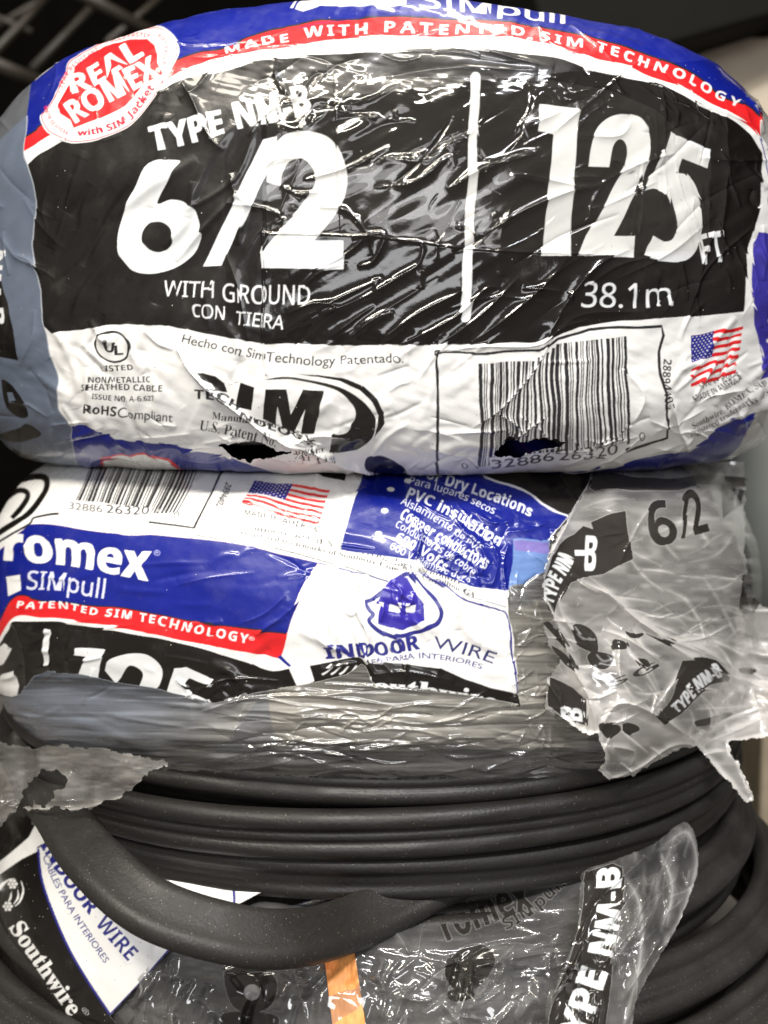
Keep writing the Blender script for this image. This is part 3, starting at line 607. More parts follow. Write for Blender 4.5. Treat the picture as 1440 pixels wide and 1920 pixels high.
# milkiness of the clear film: dense folds are whiter, glints are painted in
B.milk[:] = .07
blend(B.milk, B, [(950, 1080), (1060, 1080), (1100, 1360), (700, 1350), (960, 1320)], .34)
blend(B.milk, B, [(-60, 1290), (400, 1320), (700, 1290), (970, 1325), (1100, 1340), (1100, 1400), (600, 1385), (300, 1385), (-60, 1350)], .24)
gy2, gx2 = np.mgrid[840:1500, -60:1500].astype(np.float32)
B.milk += (.40 * vnoise(gx2 / 140 + 9, (gy2 - gx2 * .04) / 6 + 9, 31) ** 3 + .40 * vnoise(gx2 / 60 + 9, gy2 / 3.5 + 60, 32) ** 4).astype(np.float32)
blend3(B, [(-60, 1250), (500, 1290), (430, 1390), (250, 1440), (-60, 1480)], np.array([.72, .69, .62]), mix=1.0)
kb = (1 / (1 + np.exp((gx2 + (gy2 - 1340) * 1.2 - 380) / 70)) * (B.c[..., 3] < .5))[..., None]; B.c[..., :3] = B.c[..., :3] * (1 - kb) + np.array([.42, .48, .60], np.float32) * kb  # cool blue-grey reflection on the left, painted into the film colour
B.milk += (.55 * np.exp(-((gy2 - 1335) / 38) ** 2 - ((gx2 - 760) / 260) ** 2) * (.25 + vnoise(gx2 / 40 + 3, gy2 / 9 + 3, 35) ** 2)).astype(np.float32)  # warm glints across the centre, put in as extra milk
blend3(B, [(500, 1270), (1110, 1100), (1110, 1400), (520, 1400)], np.array([.72, .69, .62]))  # cream tint for the painted glints
B.milk += (.42 * np.exp(-((gy2 - 1335) / 50) ** 2) * np.clip(1 - gx2 / 800, 0, 1)).astype(np.float32)  # lifts the painted reflection towards the left
blend(B.rough, B, hem, .13)
blend(B.rough, B, [(-60, 960), (560, 1000), (560, 1240), (-60, 1240)], .34)

HB = Relief(-60, 840, 1500, 1500); C = HB.crease
clearB = np.clip((gy2 - 1270) / 30, 0, 1) * (gx2 < 975) + np.clip((gx2 - 940) / 30, 0, 1) * (gx2 >= 940); clearB = np.clip(clearB, 0, 1)
HB.noise(220, 110, 8, 3.0, 'smooth', 11); HB.noise(70, 34, 10, .8, 'smooth', 12)
HB.noise(110, 12, 3, .45, 'smooth', 13, clearB); HB.noise(40, 8, -8, .16, 'smooth', 14, clearB * np.clip((gx2 - 250) / 200, 0.1, 1)); HB.noise(20, 14, 30, .10, 'smooth', 15)
HB.noise(16, 12, 40, .55, 'fold', 16, np.exp(-((gx2 - 900) / 70) ** 2 - ((gy2 - 1010) / 70) ** 2))
for p, w, h, k in (([(770, 965), (790, 1000), (780, 1050), (800, 1085)], 7, 1.6, 'sharp'), ([(690, 1080), (665, 1110), (672, 1150), (690, 1190), (688, 1240)], 8, 2.0, 'step'), ([(640, 1140), (660, 1152), (672, 1140)], 6, 1.4, 'sharp'), ([(662, 1140), (668, 1190), (685, 1230)], 6, 1.2, 'sharp'),
                   ([(735, 1090), (752, 1110), (745, 1130), (760, 1150)], 6, 1.4, 'sharp'), ([(740, 1130), (765, 1135), (775, 1110)], 6, 1.2, 'sharp'), ([(700, 1120), (718, 1140), (712, 1165)], 6, 1.2, 'sharp'), ([(800, 1075), (830, 1100), (850, 1140), (856, 1180)], 8, 1.2, 'round'), ([(850, 1110), (880, 1190), (950, 1230)], 10, 1.1, 'round'),
                   ([(480, 1190), (505, 1175), (560, 1130), (580, 1080)], 6, .9, 'sharp'), ([(450, 1170), (500, 1150), (545, 1110)], 5, .6, 'sharp'), ([(330, 1100), (400, 1085), (480, 1075)], 5, .5, 'sharp'), ([(600, 1100), (630, 1160), (625, 1220)], 12, 1.0, 'round'), ([(560, 1180), (600, 1200), (640, 1230)], 8, .8, 'round'),
                   ([(430, 880), (405, 940), (380, 1000)], 9, 1.2, 'round'), ([(600, 1255), (640, 1245), (672, 1240)], 6, 1.2, 'sharp'), ([(696, 1262), (760, 1256), (850, 1275)], 6, 1.2, 'sharp'), ([(840, 940), (860, 990), (900, 1030)], 6, 1.0, 'sharp'), ([(880, 960), (920, 985), (960, 980)], 6, 1.0, 'sharp'),
                   ([(870, 1000), (905, 1040), (895, 1090)], 6, 1.1, 'sharp'), ([(910, 1000), (930, 1050), (920, 1100)], 6, 1.0, 'sharp'), ([(950, 1020), (940, 1060), (945, 1100)], 6, 1.0, 'sharp'), ([(150, 1180), (140, 1260)], 10, 1.2, 'round'), ([(40, 1160), (60, 1220), (56, 1290)], 9, 1.6, 'sharp'), ([(400, 1240), (440, 1260), (470, 1300)], 9, 1.2, 'round'),
                   ([(895, 1440), (940, 1420), (980, 1400), (1010, 1396)], 6, 1.2, 'sharp'), ([(900, 1450), (960, 1440), (1020, 1425)], 5, 1.0, 'sharp'), ([(360, 1290), (362, 1400)], 8, .5, 'round')):
    C(p, w, h, k)
HB.scatter(70, (430, 1285, 1110, 1420), 2, 6, 190, 3.6, .85); HB.scatter(30, (430, 1380, 1110, 1450), 2, 6, 170, 3.2, .5); HB.scatter(20, (-40, 1300, 400, 1420), 8, 6, 200, 6, .35, 'round'); HB.scatter(26, (400, 1290, 1100, 1430), -20, 25, 70, 3, .8); HB.scatter(80, (960, 1100, 1110, 1400), 20, 70, 45, 3, .7)
HB.scatter(30, (640, 880, 1060, 1110), 35, 25, 60, 4, .55); HB.scatter(26, (600, 1080, 960, 1250), 65, 25, 70, 6, .6, 'round'); HB.scatter(26, (0, 990, 600, 1180), -12, 14, 120, 5, .30, 'round'); HB.scatter(30, (0, 1160, 560, 1300), -10, 30, 60, 5, .5, 'round'); HB.scatter(20, (380, 870, 660, 1010), 10, 40, 70, 6, .4, 'round')

gB = np.hypot(*np.gradient(HB.h)); B.milk = np.clip((B.milk * (.75 + .8 * gB) + .07 * np.tanh(gB * 2) * clearB) * (1 - .55 / (1 + np.exp((1395 - gy2) / 12))), 0, .9).astype(np.float32)
# ------------------------------------------------------------------ torn clear film bunched at the right of the middle bag
T = chan(Canvas(940, 860, 1540, 1560, (.84, .82, .79), 0.0), .11, .42)
ZT = lambda p: z1(p, 3, 980, 880)
gyt, gxt = np.mgrid[860:1560, 940:1540].astype(np.float32)
PB = (.030, .026, .023)
T.poly(ZT([(380, 310), (575, 240), (600, 380), (625, 515), (540, 550), (450, 592), (330, 612), (262, 640), (215, 720), (190, 800), (175, 830), (128, 745), (113, 640), (138, 480), (200, 415), (290, 380), (340, 330), (390, 350)]), PB, 1)
for d in (0, 1.5): T.text('TYPE NM', [(1036 + d, 1138), (1046, 1100), (1072 + d, 1052)], 22, TW, 'bold', .012, h2=36)
T.poly(ZT([(285, 470), (350, 470), (350, 500), (285, 500)]), TW); T.text('B', [(1095, 1070), (1118, 1071)], 62, TW, 'bold', .01)
T.text('6', [(1220, 1029), (1270, 1022)], 92, PB, 'bold', .01, a=.85); T.poly(ZT([(930, 110), (956, 110), (908, 400), (880, 402)]), PB, .85); T.text('2', [(1302, 1005), (1334, 996)], 88, PB, 'bold', .01, a=.85)
T.poly(ZT([(1125, 85), (1190, 90), (1255, 120), (1250, 220), (1130, 290)]), PB, .7); T.line(ZT([(1205, 90), (1212, 230)]), 6, (.5, .5, .5), 0)
T.poly(ZT([(390, 20), (1400, 40), (1400, 110), (1130, 90), (900, 100), (600, 110), (400, 130), (370, 100)]), (.05, .045, .04), .8)
T.poly(ZT([(890, 1085), (1000, 1068), (1090, 1075), (1160, 1145), (1150, 1180), (1050, 1215), (960, 1290), (900, 1375), (810, 1448), (760, 1388), (800, 1310), (850, 1200)]), PB, 1)
for d in (0, 1.5): T.text('TYPE NM-B', [(1272 + d, 1335), (1305, 1300), (1352 + d, 1262)], 24, TW, 'bold', .012)
for p in ([(290, 890), (360, 885), (430, 930), (450, 1000), (430, 1035), (340, 1020), (300, 980)], [(380, 1060), (440, 1020), (525, 1040), (520, 1090), (480, 1120), (410, 1105)], [(585, 900), (625, 905), (690, 905), (660, 930), (610, 935)], [(690, 900), (760, 925), (860, 965), (830, 980), (750, 940)],
          [(530, 950), (600, 960), (590, 1000), (520, 1010)], [(650, 1060), (700, 1060), (720, 1110), (680, 1115)], [(1240, 620), (1300, 600), (1350, 640), (1345, 770), (1290, 820), (1235, 790)], [(1200, 1100), (1290, 1100), (1280, 1130), (1210, 1130)], [(1000, 1400), (1150, 1380), (1160, 1410), (1010, 1440)],
          [(420, 1440), (530, 1440), (540, 1480), (460, 1520)], [(560, 1430), (640, 1440), (650, 1470), (570, 1490)], [(160, 1010), (260, 1060), (310, 1120), (320, 1150), (240, 1120), (175, 1050)], [(110, 830), (150, 850), (215, 940), (260, 1020), (200, 980), (130, 900)]):
    T.poly(ZT(p), PB, .85, smooth=True)
T.line(ZT([(300, 900), (350, 960), (430, 960)]), 3, (.5, .5, .5), 0); T.line(ZT([(440, 1040), (480, 1070), (520, 1060)]), 3, (.5, .5, .5), 0); T.text('SG', [(1150, 1290), (1300, 1190)][:1] + [(1235, 1255)], 16, PB, 'bold', a=.5)
T.poly(ZT([(150, 1185), (290, 1230), (365, 1285), (355, 1440), (250, 1413), (135, 1355)]), PB, 1)
for d in (0, 1.5): T.text('B', [(1090, 1352 - d), (1092, 1328 - d)], 44, TW, 'bold', .01)
T.milk[:] = .28 + .44 * vnoise(gxt / 60, gyt / 26, 41) ** 2 + .42 * vnoise(gxt / 22 + 7, gyt / 9, 42) ** 3 + .32 * np.exp(-((gxt - 1420) / 70) ** 2 - ((gyt - 1250) / 120) ** 2) + .25 * np.exp(-((gyt - 1370) / 40) ** 2)
ridge = Relief(940, 860, 1540, 1560)
for p, w, h in (([(1090, 1090), (1150, 1120), (1200, 1165), (1260, 1200), (1400, 1200)], 8, .5), ([(1045, 1180), (1075, 1250), (1105, 1310), (1115, 1370), (1160, 1330), (1250, 1370), (1330, 1400)], 12, .5), ([(1160, 1460), (1200, 1440), (1260, 1400), (1310, 1395)], 9, .5), ([(1085, 1290), (1130, 1340), (1200, 1370)], 14, .45), ([(1200, 1165), (1290, 1230), (1380, 1270), (1440, 1290)], 14, .35)): ridge.crease(p, w, h, 'sharp')

HT = Relief(940, 860, 1540, 1560); C = HT.crease
HT.noise(130, 80, 20, 7, 'smooth', 21); HT.noise(60, 26, 35, 1.8, 'smooth', 22); HT.noise(30, 12, 30, .45, 'smooth', 23, 1 / (1 + np.exp((1100 - gyt) / 15))); HT.noise(120, 22, -5, .8, 'smooth', 24, 1 / (1 + np.exp((1150 - gxt) / 25)) / (1 + np.exp((gyt - 1200) / 20)))
for p, w, h in (([(1090, 1090), (1150, 1120), (1200, 1165), (1260, 1200), (1320, 1225)], 9, 3.0), ([(1100, 905), (1062, 985), (1024, 1060), (1018, 1110), (1045, 1170), (1075, 1250), (1105, 1310), (1120, 1380)], 10, 4.0), ([(1120, 1380), (1160, 1320), (1230, 1340), (1310, 1395)], 10, 3.0), ([(1150, 1460), (1200, 1440), (1260, 1400), (1310, 1395)], 9, 3.5),
                ([(1065, 1100), (1050, 1130), (1068, 1175), (1110, 1200)], 7, 2.0), ([(1130, 1180), (1180, 1200), (1240, 1240)], 7, 1.6), ([(1200, 1165), (1290, 1230), (1380, 1270), (1440, 1290)], 12, 2.5), ([(1160, 1060), (1200, 980), (1230, 940)], 8, 1.2), ([(1290, 1250), (1250, 1300), (1230, 1350)], 7, 2.0),
                ([(1310, 1395), (1345, 1440), (1400, 1500)], 12, 2.5), ([(1440, 1340), (1380, 1370), (1320, 1395)], 10, 2.5), ([(1150, 1400), (1190, 1410), (1180, 1440)], 8, 1.5)): C(p, w, h, 'sharp')
HT.scatter(80, (1000, 1080, 1480, 1480), 35, 30, 90, 3.2, 1.0); HT.scatter(40, (1120, 920, 1460, 1200), 0, 30, 90, 4, .6); HT.scatter(24, (1080, 1290, 1340, 1460), 20, 60, 50, 4, 1.0)
def foldmilk(cv, rel, k, top=.93):
    g = np.hypot(*np.gradient(rel.h)); c = np.abs(sum(np.gradient(np.gradient(rel.h, axis=a), axis=a) for a in (0, 1)))
    cv.milk = np.clip(cv.milk * (.55 + k * g * 2.2) + k * .22 * np.tanh(c * 9), 0, top).astype(np.float32)
torn = [(1135, 860), (1110, 900), (1075, 955), (1036, 1020), (1022, 1062), (1016, 1100), (1020, 1128), (1040, 1160), (1018, 1170), (1032, 1215), (1052, 1235), (1026, 1276), (1022, 1330), (1062, 1352), (1098, 1378), (1113, 1380), (1120, 1378), (1128, 1400), (1135, 1425), (1123, 1447), (1143, 1463), (1193, 1453), (1230, 1430), (1263, 1410), (1307, 1400), (1330, 1427), (1350, 1450), (1362, 1462), (1380, 1484), (1400, 1507), (1417, 1500), (1404, 1470), (1393, 1447), (1385, 1425), (1373, 1413), (1367, 1392), (1440, 1383), (1540, 1375), (1540, 1150), (1440, 1140), (1410, 1115), (1400, 1060), (1398, 1000), (1400, 900), (1396, 860)]
HT.crease(torn[13:38], 5, 1.6, 'round', taper=False, smooth=False); ridge.crease(torn[13:38], 3.5, .5, 'sharp', taper=False, smooth=False)
foldmilk(T, HT, 1.3); T.milk = np.clip(T.milk + ridge.h, 0, .95)

# ------------------------------------------------------------------ lowest coil: printed corner, clear wrap, loose pouch
L = chan(Canvas(-80, 1500, 560, 1980, BLACK), .30, .25)
L.poly([(-80, 1650), (0, 1616), (20, 1600), (55, 1570), (70, 1540), (90, 1560), (80, 1592), (40, 1612), (0, 1640), (-80, 1680)], WHITE)
L.poly([(70, 1540), (110, 1560), (280, 1612), (420, 1662), (492, 1672), (445, 1697), (320, 1780), (207, 1903)] + cr([(207, 1903), (165, 1840), (130, 1780), (100, 1712), (80, 1650), (72, 1592)], 6).tolist(), WHITE)
L.line([(72, 1592), (79, 1650), (100, 1712), (130, 1780), (165, 1840), (207, 1903)], 4.5, NAVY); L.line([(207, 1903), (262, 1845), (320, 1778), (350, 1750)], 4, NAVY, smooth=False); L.line([(70, 1590), (84, 1582), (100, 1560)], 3, INK)
for d in (0, 1.2): L.text('INDOOR', [(75 + d, 1585), (120, 1655), (168 + d, 1716)], 26, NAVY, 'bold', .01)
L.text('WIRE', [(178, 1733), (205, 1764), (240, 1803)], 29, NAVY, 'bold', 0); L.text('CABLES PARA INTERIORES', [(80, 1607), (103, 1660), (142, 1728), (196, 1807)], 13, NAVY, None, .008)
L.line([(425, 1650), (438, 1668), (440, 1695)], 5, NAVY); L.poly([(270, 1610), (300, 1618), (298, 1640), (284, 1632)], NAVY); L.poly([(318, 1628), (330, 1634), (318, 1652), (306, 1646)], NAVY)
for d in (0, 1.2): L.text('Southwire', [(17 + d, 1741), (66, 1812), (131 + d, 1907)], 32, WHITE, 'serif', .004)
L.text('®', [(152, 1893), (163, 1906)], 9, (.4, .4, .4))
for cx, cy in ((15, 1700), (24, 1658)):
    for k in range(7):
        a = k * math.pi / 3; r = 0 if k == 6 else 6.6
        L.poly([(cx + r * math.cos(a) + 3 * math.cos(b), cy + r * math.sin(a) + 3 * math.sin(b)) for b in np.linspace(0, 5.6, 9)], WHITE)
for p in ([(-10, 1690), (0, 1668), (14, 1652), (28, 1648)], [(-10, 1680), (2, 1660), (12, 1652)], [(40, 1652), (44, 1670), (38, 1690), (28, 1700)], [(34, 1668), (34, 1684), (26, 1696)], [(22, 1672), (20, 1684), (16, 1692)]): L.line(p, np.interp(np.arange(len(cr(p))), [0, len(cr(p)) / 2, len(cr(p)) - 1], [1, 4, 1.2]), WHITE)
L.poly(cr([(-80, 1820), (0, 1830), (20, 1850), (37, 1880), (48, 1915), (52, 1990), (-80, 1990)], 5, True), (.03, .02, .34)); L.text('ca', [(-3, 1920), (14, 1938)], 18, WHITE, None)
L.poly([(207, 1905), (322, 1779), (446, 1698), (495, 1672), (560, 1640), (560, 1990), (250, 1990), (228, 1930)], (.5, .5, .5), 0.0)
L.poly([(60, 1500), (60, 1545), (75, 1550), (110, 1562), (280, 1612), (420, 1662), (560, 1640), (560, 1500)], (.5, .5, .5), 0.0)
gyl, gxl = np.mgrid[1500:1980, -80:560].astype(np.float32)
HL = Relief(-80, 1500, 560, 1980); HL.noise(120, 70, 50, 2.5, 'smooth', 51); HL.noise(34, 20, 50, .25, 'smooth', 52); C = HL.crease
for p, w, h in (([(30, 1830), (60, 1870), (80, 1925)], 6, 1.2), ([(90, 1925), (110, 1880), (170, 1850)], 7, 1.2), ([(0, 1760), (40, 1840), (60, 1920)], 5, .8), ([(140, 1900), (180, 1910), (200, 1925)], 6, .8), ([(10, 1530), (40, 1560), (60, 1600)], 9, 1.2)): C(p, w, h, 'round')
HL.scatter(26, (-40, 1600, 330, 1920), 55, 30, 90, 8, .45, 'round')

M = chan(Canvas(180, 1540, 1320, 1980, (.5, .5, .5), 0.0), .10, .12)
gym, gxm = np.mgrid[1540:1980, 180:1320].astype(np.float32)
M.milk[:] = .20 + .22 * vnoise(gxm / 120, gym / 22, 61) ** 2 + .20 * vnoise(gxm / 30, gym / 8, 62) ** 4
GH = (.030, .027, .024)
for d in (0, 2): M.text('romex', [(838 + d, 1765), (900, 1740), (1000 + d, 1700)], 62, GH, 'bold', .01, a=.9)
M.text('SIMpull', [(950, 1745), (1000, 1715), (1062, 1660)], 24, GH, 'bold', .01, a=.9)
M.poly(cr([(420, 1830), (440, 1812), (490, 1815), (520, 1840), (510, 1885), (470, 1900), (435, 1885)], 5, True), GH, .85); M.poly([(473 + 15 * math.cos(a), 1861 + 15 * math.sin(a)) for a in np.linspace(0, 6, 20)], (.45, .45, .45), .6)
for p in ([(845, 1790), (900, 1770), (930, 1800), (900, 1850), (860, 1860), (835, 1830)], [(840, 1860), (880, 1850), (890, 1870), (850, 1880)], [(420, 1900), (520, 1905), (500, 1950), (430, 1950)]): M.poly(p, GH, .8, smooth=True)
HM = Relief(180, 1540, 1320, 1980); HM.noise(100, 40, -8, 2.2, 'smooth', 53); HM.noise(44, 22, 60, 1.4, 'smooth', 54, np.clip((gym - 1780) / 80, 0.1, 1))
HM.scatter(76, (240, 1810, 1080, 1960), -75, 20, 85, 7, 2.6, 'round'); HM.scatter(60, (330, 1690, 1100, 1830), -8, 8, 200, 6, .7, 'round'); HM.scatter(20, (700, 1760, 1080, 1960), -50, 40, 80, 5, 2.0); HM.scatter(8, (330, 1800, 1080, 1960), -30, 80, 60, 5, 1.2)
foldmilk(M, HM, .55, .7)

Q = chan(Canvas(980, 1520, 1360, 1990, (.5, .5, .5), 0.0), .09, .25)
gyq, gxq = np.mgrid[1520:1990, 980:1360].astype(np.float32)
Q.milk[:] = .10 + .26 * vnoise(gxq / 22, gyq / 40, 71) ** 2 + .25 * vnoise(gxq / 8, gyq / 22, 72) ** 3
ZQ = lambda p: z1(p, 2, 720, 1340)
Q.poly(ZQ([(752, 590), (860, 560), (895, 575), (905, 640), (900, 700), (880, 790), (862, 870), (855, 990), (830, 1160), (800, 1300), (600, 1300), (620, 1160), (640, 1060), (700, 900), (735, 800), (745, 700)]), (.024, .021, .019), 1)
for d in (0, 1.5): Q.text('NM-B', [(1149 + d, 1796), (1163, 1736), (1162 + d, 1628)], 50, TW, 'bold', .012, h2=44); Q.text('TYPE', [(1074 + d, 1992), (1106, 1920), (1138 + d, 1826)], 52, TW, 'bold', .012)
pouch = ZQ([(735, 640), (750, 585), (860, 545), (1000, 490), (1090, 420), (1135, 405), (1165, 440), (1182, 520), (1175, 600), (1150, 680), (1100, 800), (1040, 900), (980, 1010), (940, 1100), (900, 1300), (590, 1300), (612, 1160), (632, 1060), (692, 900), (726, 800)])
rq = Relief(980, 1520, 1360, 1990)
for p in ([(1240, 1590), (1285, 1560), (1305, 1600), (1300, 1650), (1265, 1750), (1220, 1830), (1190, 1900), (1175, 1960)], [(1170, 1640), (1200, 1700), (1200, 1800), (1160, 1960)], [(1240, 1600), (1260, 1660), (1250, 1740)]): rq.crease(p, 5, .5, 'sharp')
Q.milk = np.clip(Q.milk + rq.h, 0, .9)
HQ = Relief(980, 1520, 1360, 1990); HQ.noise(70, 90, 20, 5, 'smooth', 56); HQ.noise(20, 44, 15, 2.2, 'smooth', 57)
HQ.scatter(44, (1040, 1600, 1290, 1960), -66, 16, 120, 5, 2.4); HQ.scatter(30, (1180, 1560, 1300, 1800), -60, 30, 60, 3, 1.2)

foldmilk(Q, HQ, .5, .7); Q.milk = np.clip(Q.milk + rq.h, 0, .9)
# flap of torn film at the left
G = chan(Canvas(-80, 1340, 380, 1560, (.50, .48, .45), 0.0), .14, .42)
gyg, gxg = np.mgrid[1340:1560, -80:380].astype(np.float32)
G.milk[:] = .18 + .22 * vnoise(gxg / 60, gyg / 16, 81) + .3 * vnoise(gxg / 20, gyg / 5, 82) ** 3
flap = [(-70, 1360), (0, 1392), (60, 1400), (140, 1398), (230, 1410), (322, 1432), (300, 1440), (284, 1448), (262, 1466), (246, 1484), (236, 1486), (222, 1500), (195, 1506), (165, 1518), (140, 1520), (100, 1514), (90, 1520), (70, 1520), (40, 1518), (60, 1510), (64, 1485), (62, 1462), (50, 1472), (40, 1510), (22, 1530), (0, 1550), (-70, 1560)]
fhole = [(66, 1462), (80, 1446), (108, 1446), (127, 1462), (118, 1478), (104, 1482), (96, 1500), (84, 1514), (66, 1508), (61, 1488)]
rg = Relief(-80, 1340, 380, 1560); rg.crease([(322, 1432), (290, 1446), (246, 1484), (195, 1504), (140, 1518), (90, 1517), (50, 1518)], 4, .55, 'sharp', taper=False); G.milk = np.clip(G.milk + rg.h, 0, .92) * np.clip(.25 + (gxg + 10) / 60, .25, 1)
HG = Relief(-80, 1340, 380, 1560); HG.noise(60, 30, -20, 3, 'smooth', 59); HG.noise(34, 12, -20, .9, 'smooth', 60); HG.scatter(36, (-20, 1400, 300, 1520), -25, 24, 80, 4, 1.2); HG.crease([(322, 1432), (290, 1446), (246, 1484), (195, 1504), (140, 1518), (90, 1517), (50, 1518)], 5, 2, 'round', taper=False)

# clear packing tape over the top label
TP = chan(Canvas(440, 90, 1400, 680, (.3, .28, .25), 0.0), .07, .025)
HP = Relief(440, 90, 1400, 680)

# ------------------------------------------------------------------ materials
def mat(name):
    m = bpy.data.materials.new(name); m.use_nodes = True; nt = m.node_tree; nt.nodes.clear()
    return m, nt, nt.nodes.new('ShaderNodeOutputMaterial')
def N_(nt, t, **kw):
    n = nt.nodes.new(t)
    for k, v in kw.items(): setattr(n, k, v)
    return n
def film_material(name, dust=.0, tape=False):
    m, nt, out = mat(name); L_ = nt.links.new
    ink = N_(nt, 'ShaderNodeAttribute', attribute_name='ink'); gl = N_(nt, 'ShaderNodeAttribute', attribute_name='gloss'); mk = N_(nt, 'ShaderNodeAttribute', attribute_name='milk')
    tc = N_(nt, 'ShaderNodeTexCoord')
    nz = N_(nt, 'ShaderNodeTexNoise'); nz.inputs['Scale'].default_value = 420; nz.inputs['Detail'].default_value = 4; L_(tc.outputs['Object'], nz.inputs['Vector'])
    bp = N_(nt, 'ShaderNodeBump'); bp.inputs['Strength'].default_value = .22; bp.inputs['Distance'].default_value = .00035; L_(nz.outputs['Fac'], bp.inputs['Height'])
    # scuffs: patchy gloss and a little grime on the ink
    n2 = N_(nt, 'ShaderNodeTexNoise'); n2.inputs['Scale'].default_value = 60; n2.inputs['Detail'].default_value = 6; n2.inputs['Roughness'].default_value = .7; L_(tc.outputs['Object'], n2.inputs['Vector'])
    mr = N_(nt, 'ShaderNodeMapRange'); mr.inputs['From Min'].default_value = .35; mr.inputs['From Max'].default_value = .7; mr.inputs['To Min'].default_value = .8; mr.inputs['To Max'].default_value = 1.5; L_(n2.outputs['Fac'], mr.inputs['Value'])
    mu = N_(nt, 'ShaderNodeMath', operation='MULTIPLY'); L_(gl.outputs['Fac'], mu.inputs[0]); L_(mr.outputs['Result'], mu.inputs[1])
    vo = N_(nt, 'ShaderNodeTexVoronoi'); vo.inputs['Scale'].default_value = 520; L_(tc.outputs['Object'], vo.inputs['Vector'])
    lt = N_(nt, 'ShaderNodeMath', operation='LESS_THAN'); L_(vo.outputs['Distance'], lt.inputs[0]); lt.inputs[1].default_value = .13
    sp = N_(nt, 'ShaderNodeSeparateColor'); L_(vo.outputs['Color'], sp.inputs[0])
    gt = N_(nt, 'ShaderNodeMath', operation='GREATER_THAN'); L_(sp.outputs[0], gt.inputs[0]); gt.inputs[1].default_value = 1 - dust
    dm = N_(nt, 'ShaderNodeMath', operation='MULTIPLY'); L_(lt.outputs[0], dm.inputs[0]); L_(gt.outputs[0], dm.inputs[1])
    gm = N_(nt, 'ShaderNodeMapRange'); gm.inputs['From Min'].default_value = .55; gm.inputs['From Max'].default_value = .85; gm.inputs['To Max'].default_value = .10; L_(n2.outputs['Fac'], gm.inputs['Value'])
    g1 = N_(nt, 'ShaderNodeMixRGB'); L_(gm.outputs['Result'], g1.inputs[0]); L_(ink.outputs['Color'], g1.inputs[1]); g1.inputs[2].default_value = (.22, .20, .17, 1)
    dc = N_(nt, 'ShaderNodeMixRGB'); L_(dm.outputs[0], dc.inputs[0]); L_(g1.outputs[0], dc.inputs[1]); dc.inputs[2].default_value = (.35, .33, .29, 1)
    pr = N_(nt, 'ShaderNodeBsdfPrincipled'); L_(dc.outputs[0], pr.inputs['Base Color']); L_(mu.outputs[0], pr.inputs['Roughness']); L_(bp.outputs[0], pr.inputs['Normal'])
    pr.inputs['Specular IOR Level'].default_value = .38; pr.inputs['Coat Weight'].default_value = .4; pr.inputs['Coat Roughness'].default_value = .07
    # unprinted film: see-through, milky where it is creased, mirror glints on the folds
    tr = N_(nt, 'ShaderNodeBsdfTransparent'); tr.inputs[0].default_value = (.93, .93, .92, 1) if not tape else (.97, .96, .94, 1)
    df = N_(nt, 'ShaderNodeBsdfDiffuse'); L_(ink.outputs['Color'], df.inputs[0]); tl = N_(nt, 'ShaderNodeBsdfTranslucent'); L_(ink.outputs['Color'], tl.inputs[0])
    dt = N_(nt, 'ShaderNodeMixShader'); dt.inputs[0].default_value = .35; L_(df.outputs[0], dt.inputs[1]); L_(tl.outputs[0], dt.inputs[2])
    c1 = N_(nt, 'ShaderNodeMixShader'); L_(mk.outputs['Fac'], c1.inputs[0]); L_(tr.outputs[0], c1.inputs[1]); L_(dt.outputs[0], c1.inputs[2])
    lw = N_(nt, 'ShaderNodeLayerWeight'); lw.inputs['Blend'].default_value = .5
    pw = N_(nt, 'ShaderNodeMath', operation='POWER'); L_(lw.outputs['Facing'], pw.inputs[0]); pw.inputs[1].default_value = 4
    fr = N_(nt, 'ShaderNodeMath', operation='MULTIPLY_ADD'); L_(pw.outputs[0], fr.inputs[0]); fr.inputs[1].default_value = .8; fr.inputs[2].default_value = .11 if not tape else .032
    go = N_(nt, 'ShaderNodeBsdfGlossy'); go.inputs['Color'].default_value = (1, 1, 1, 1); L_(mu.outputs[0], go.inputs['Roughness'])
    c2 = N_(nt, 'ShaderNodeMixShader'); L_(fr.outputs[0], c2.inputs[0]); L_(c1.outputs[0], c2.inputs[1]); L_(go.outputs[0], c2.inputs[2])
    mx = N_(nt, 'ShaderNodeMixShader'); L_(ink.outputs['Alpha'], mx.inputs[0]); L_(c2.outputs[0], mx.inputs[1]); L_(pr.outputs[0], mx.inputs[2])
    L_(mx.outputs[0], out.inputs[0]); return m
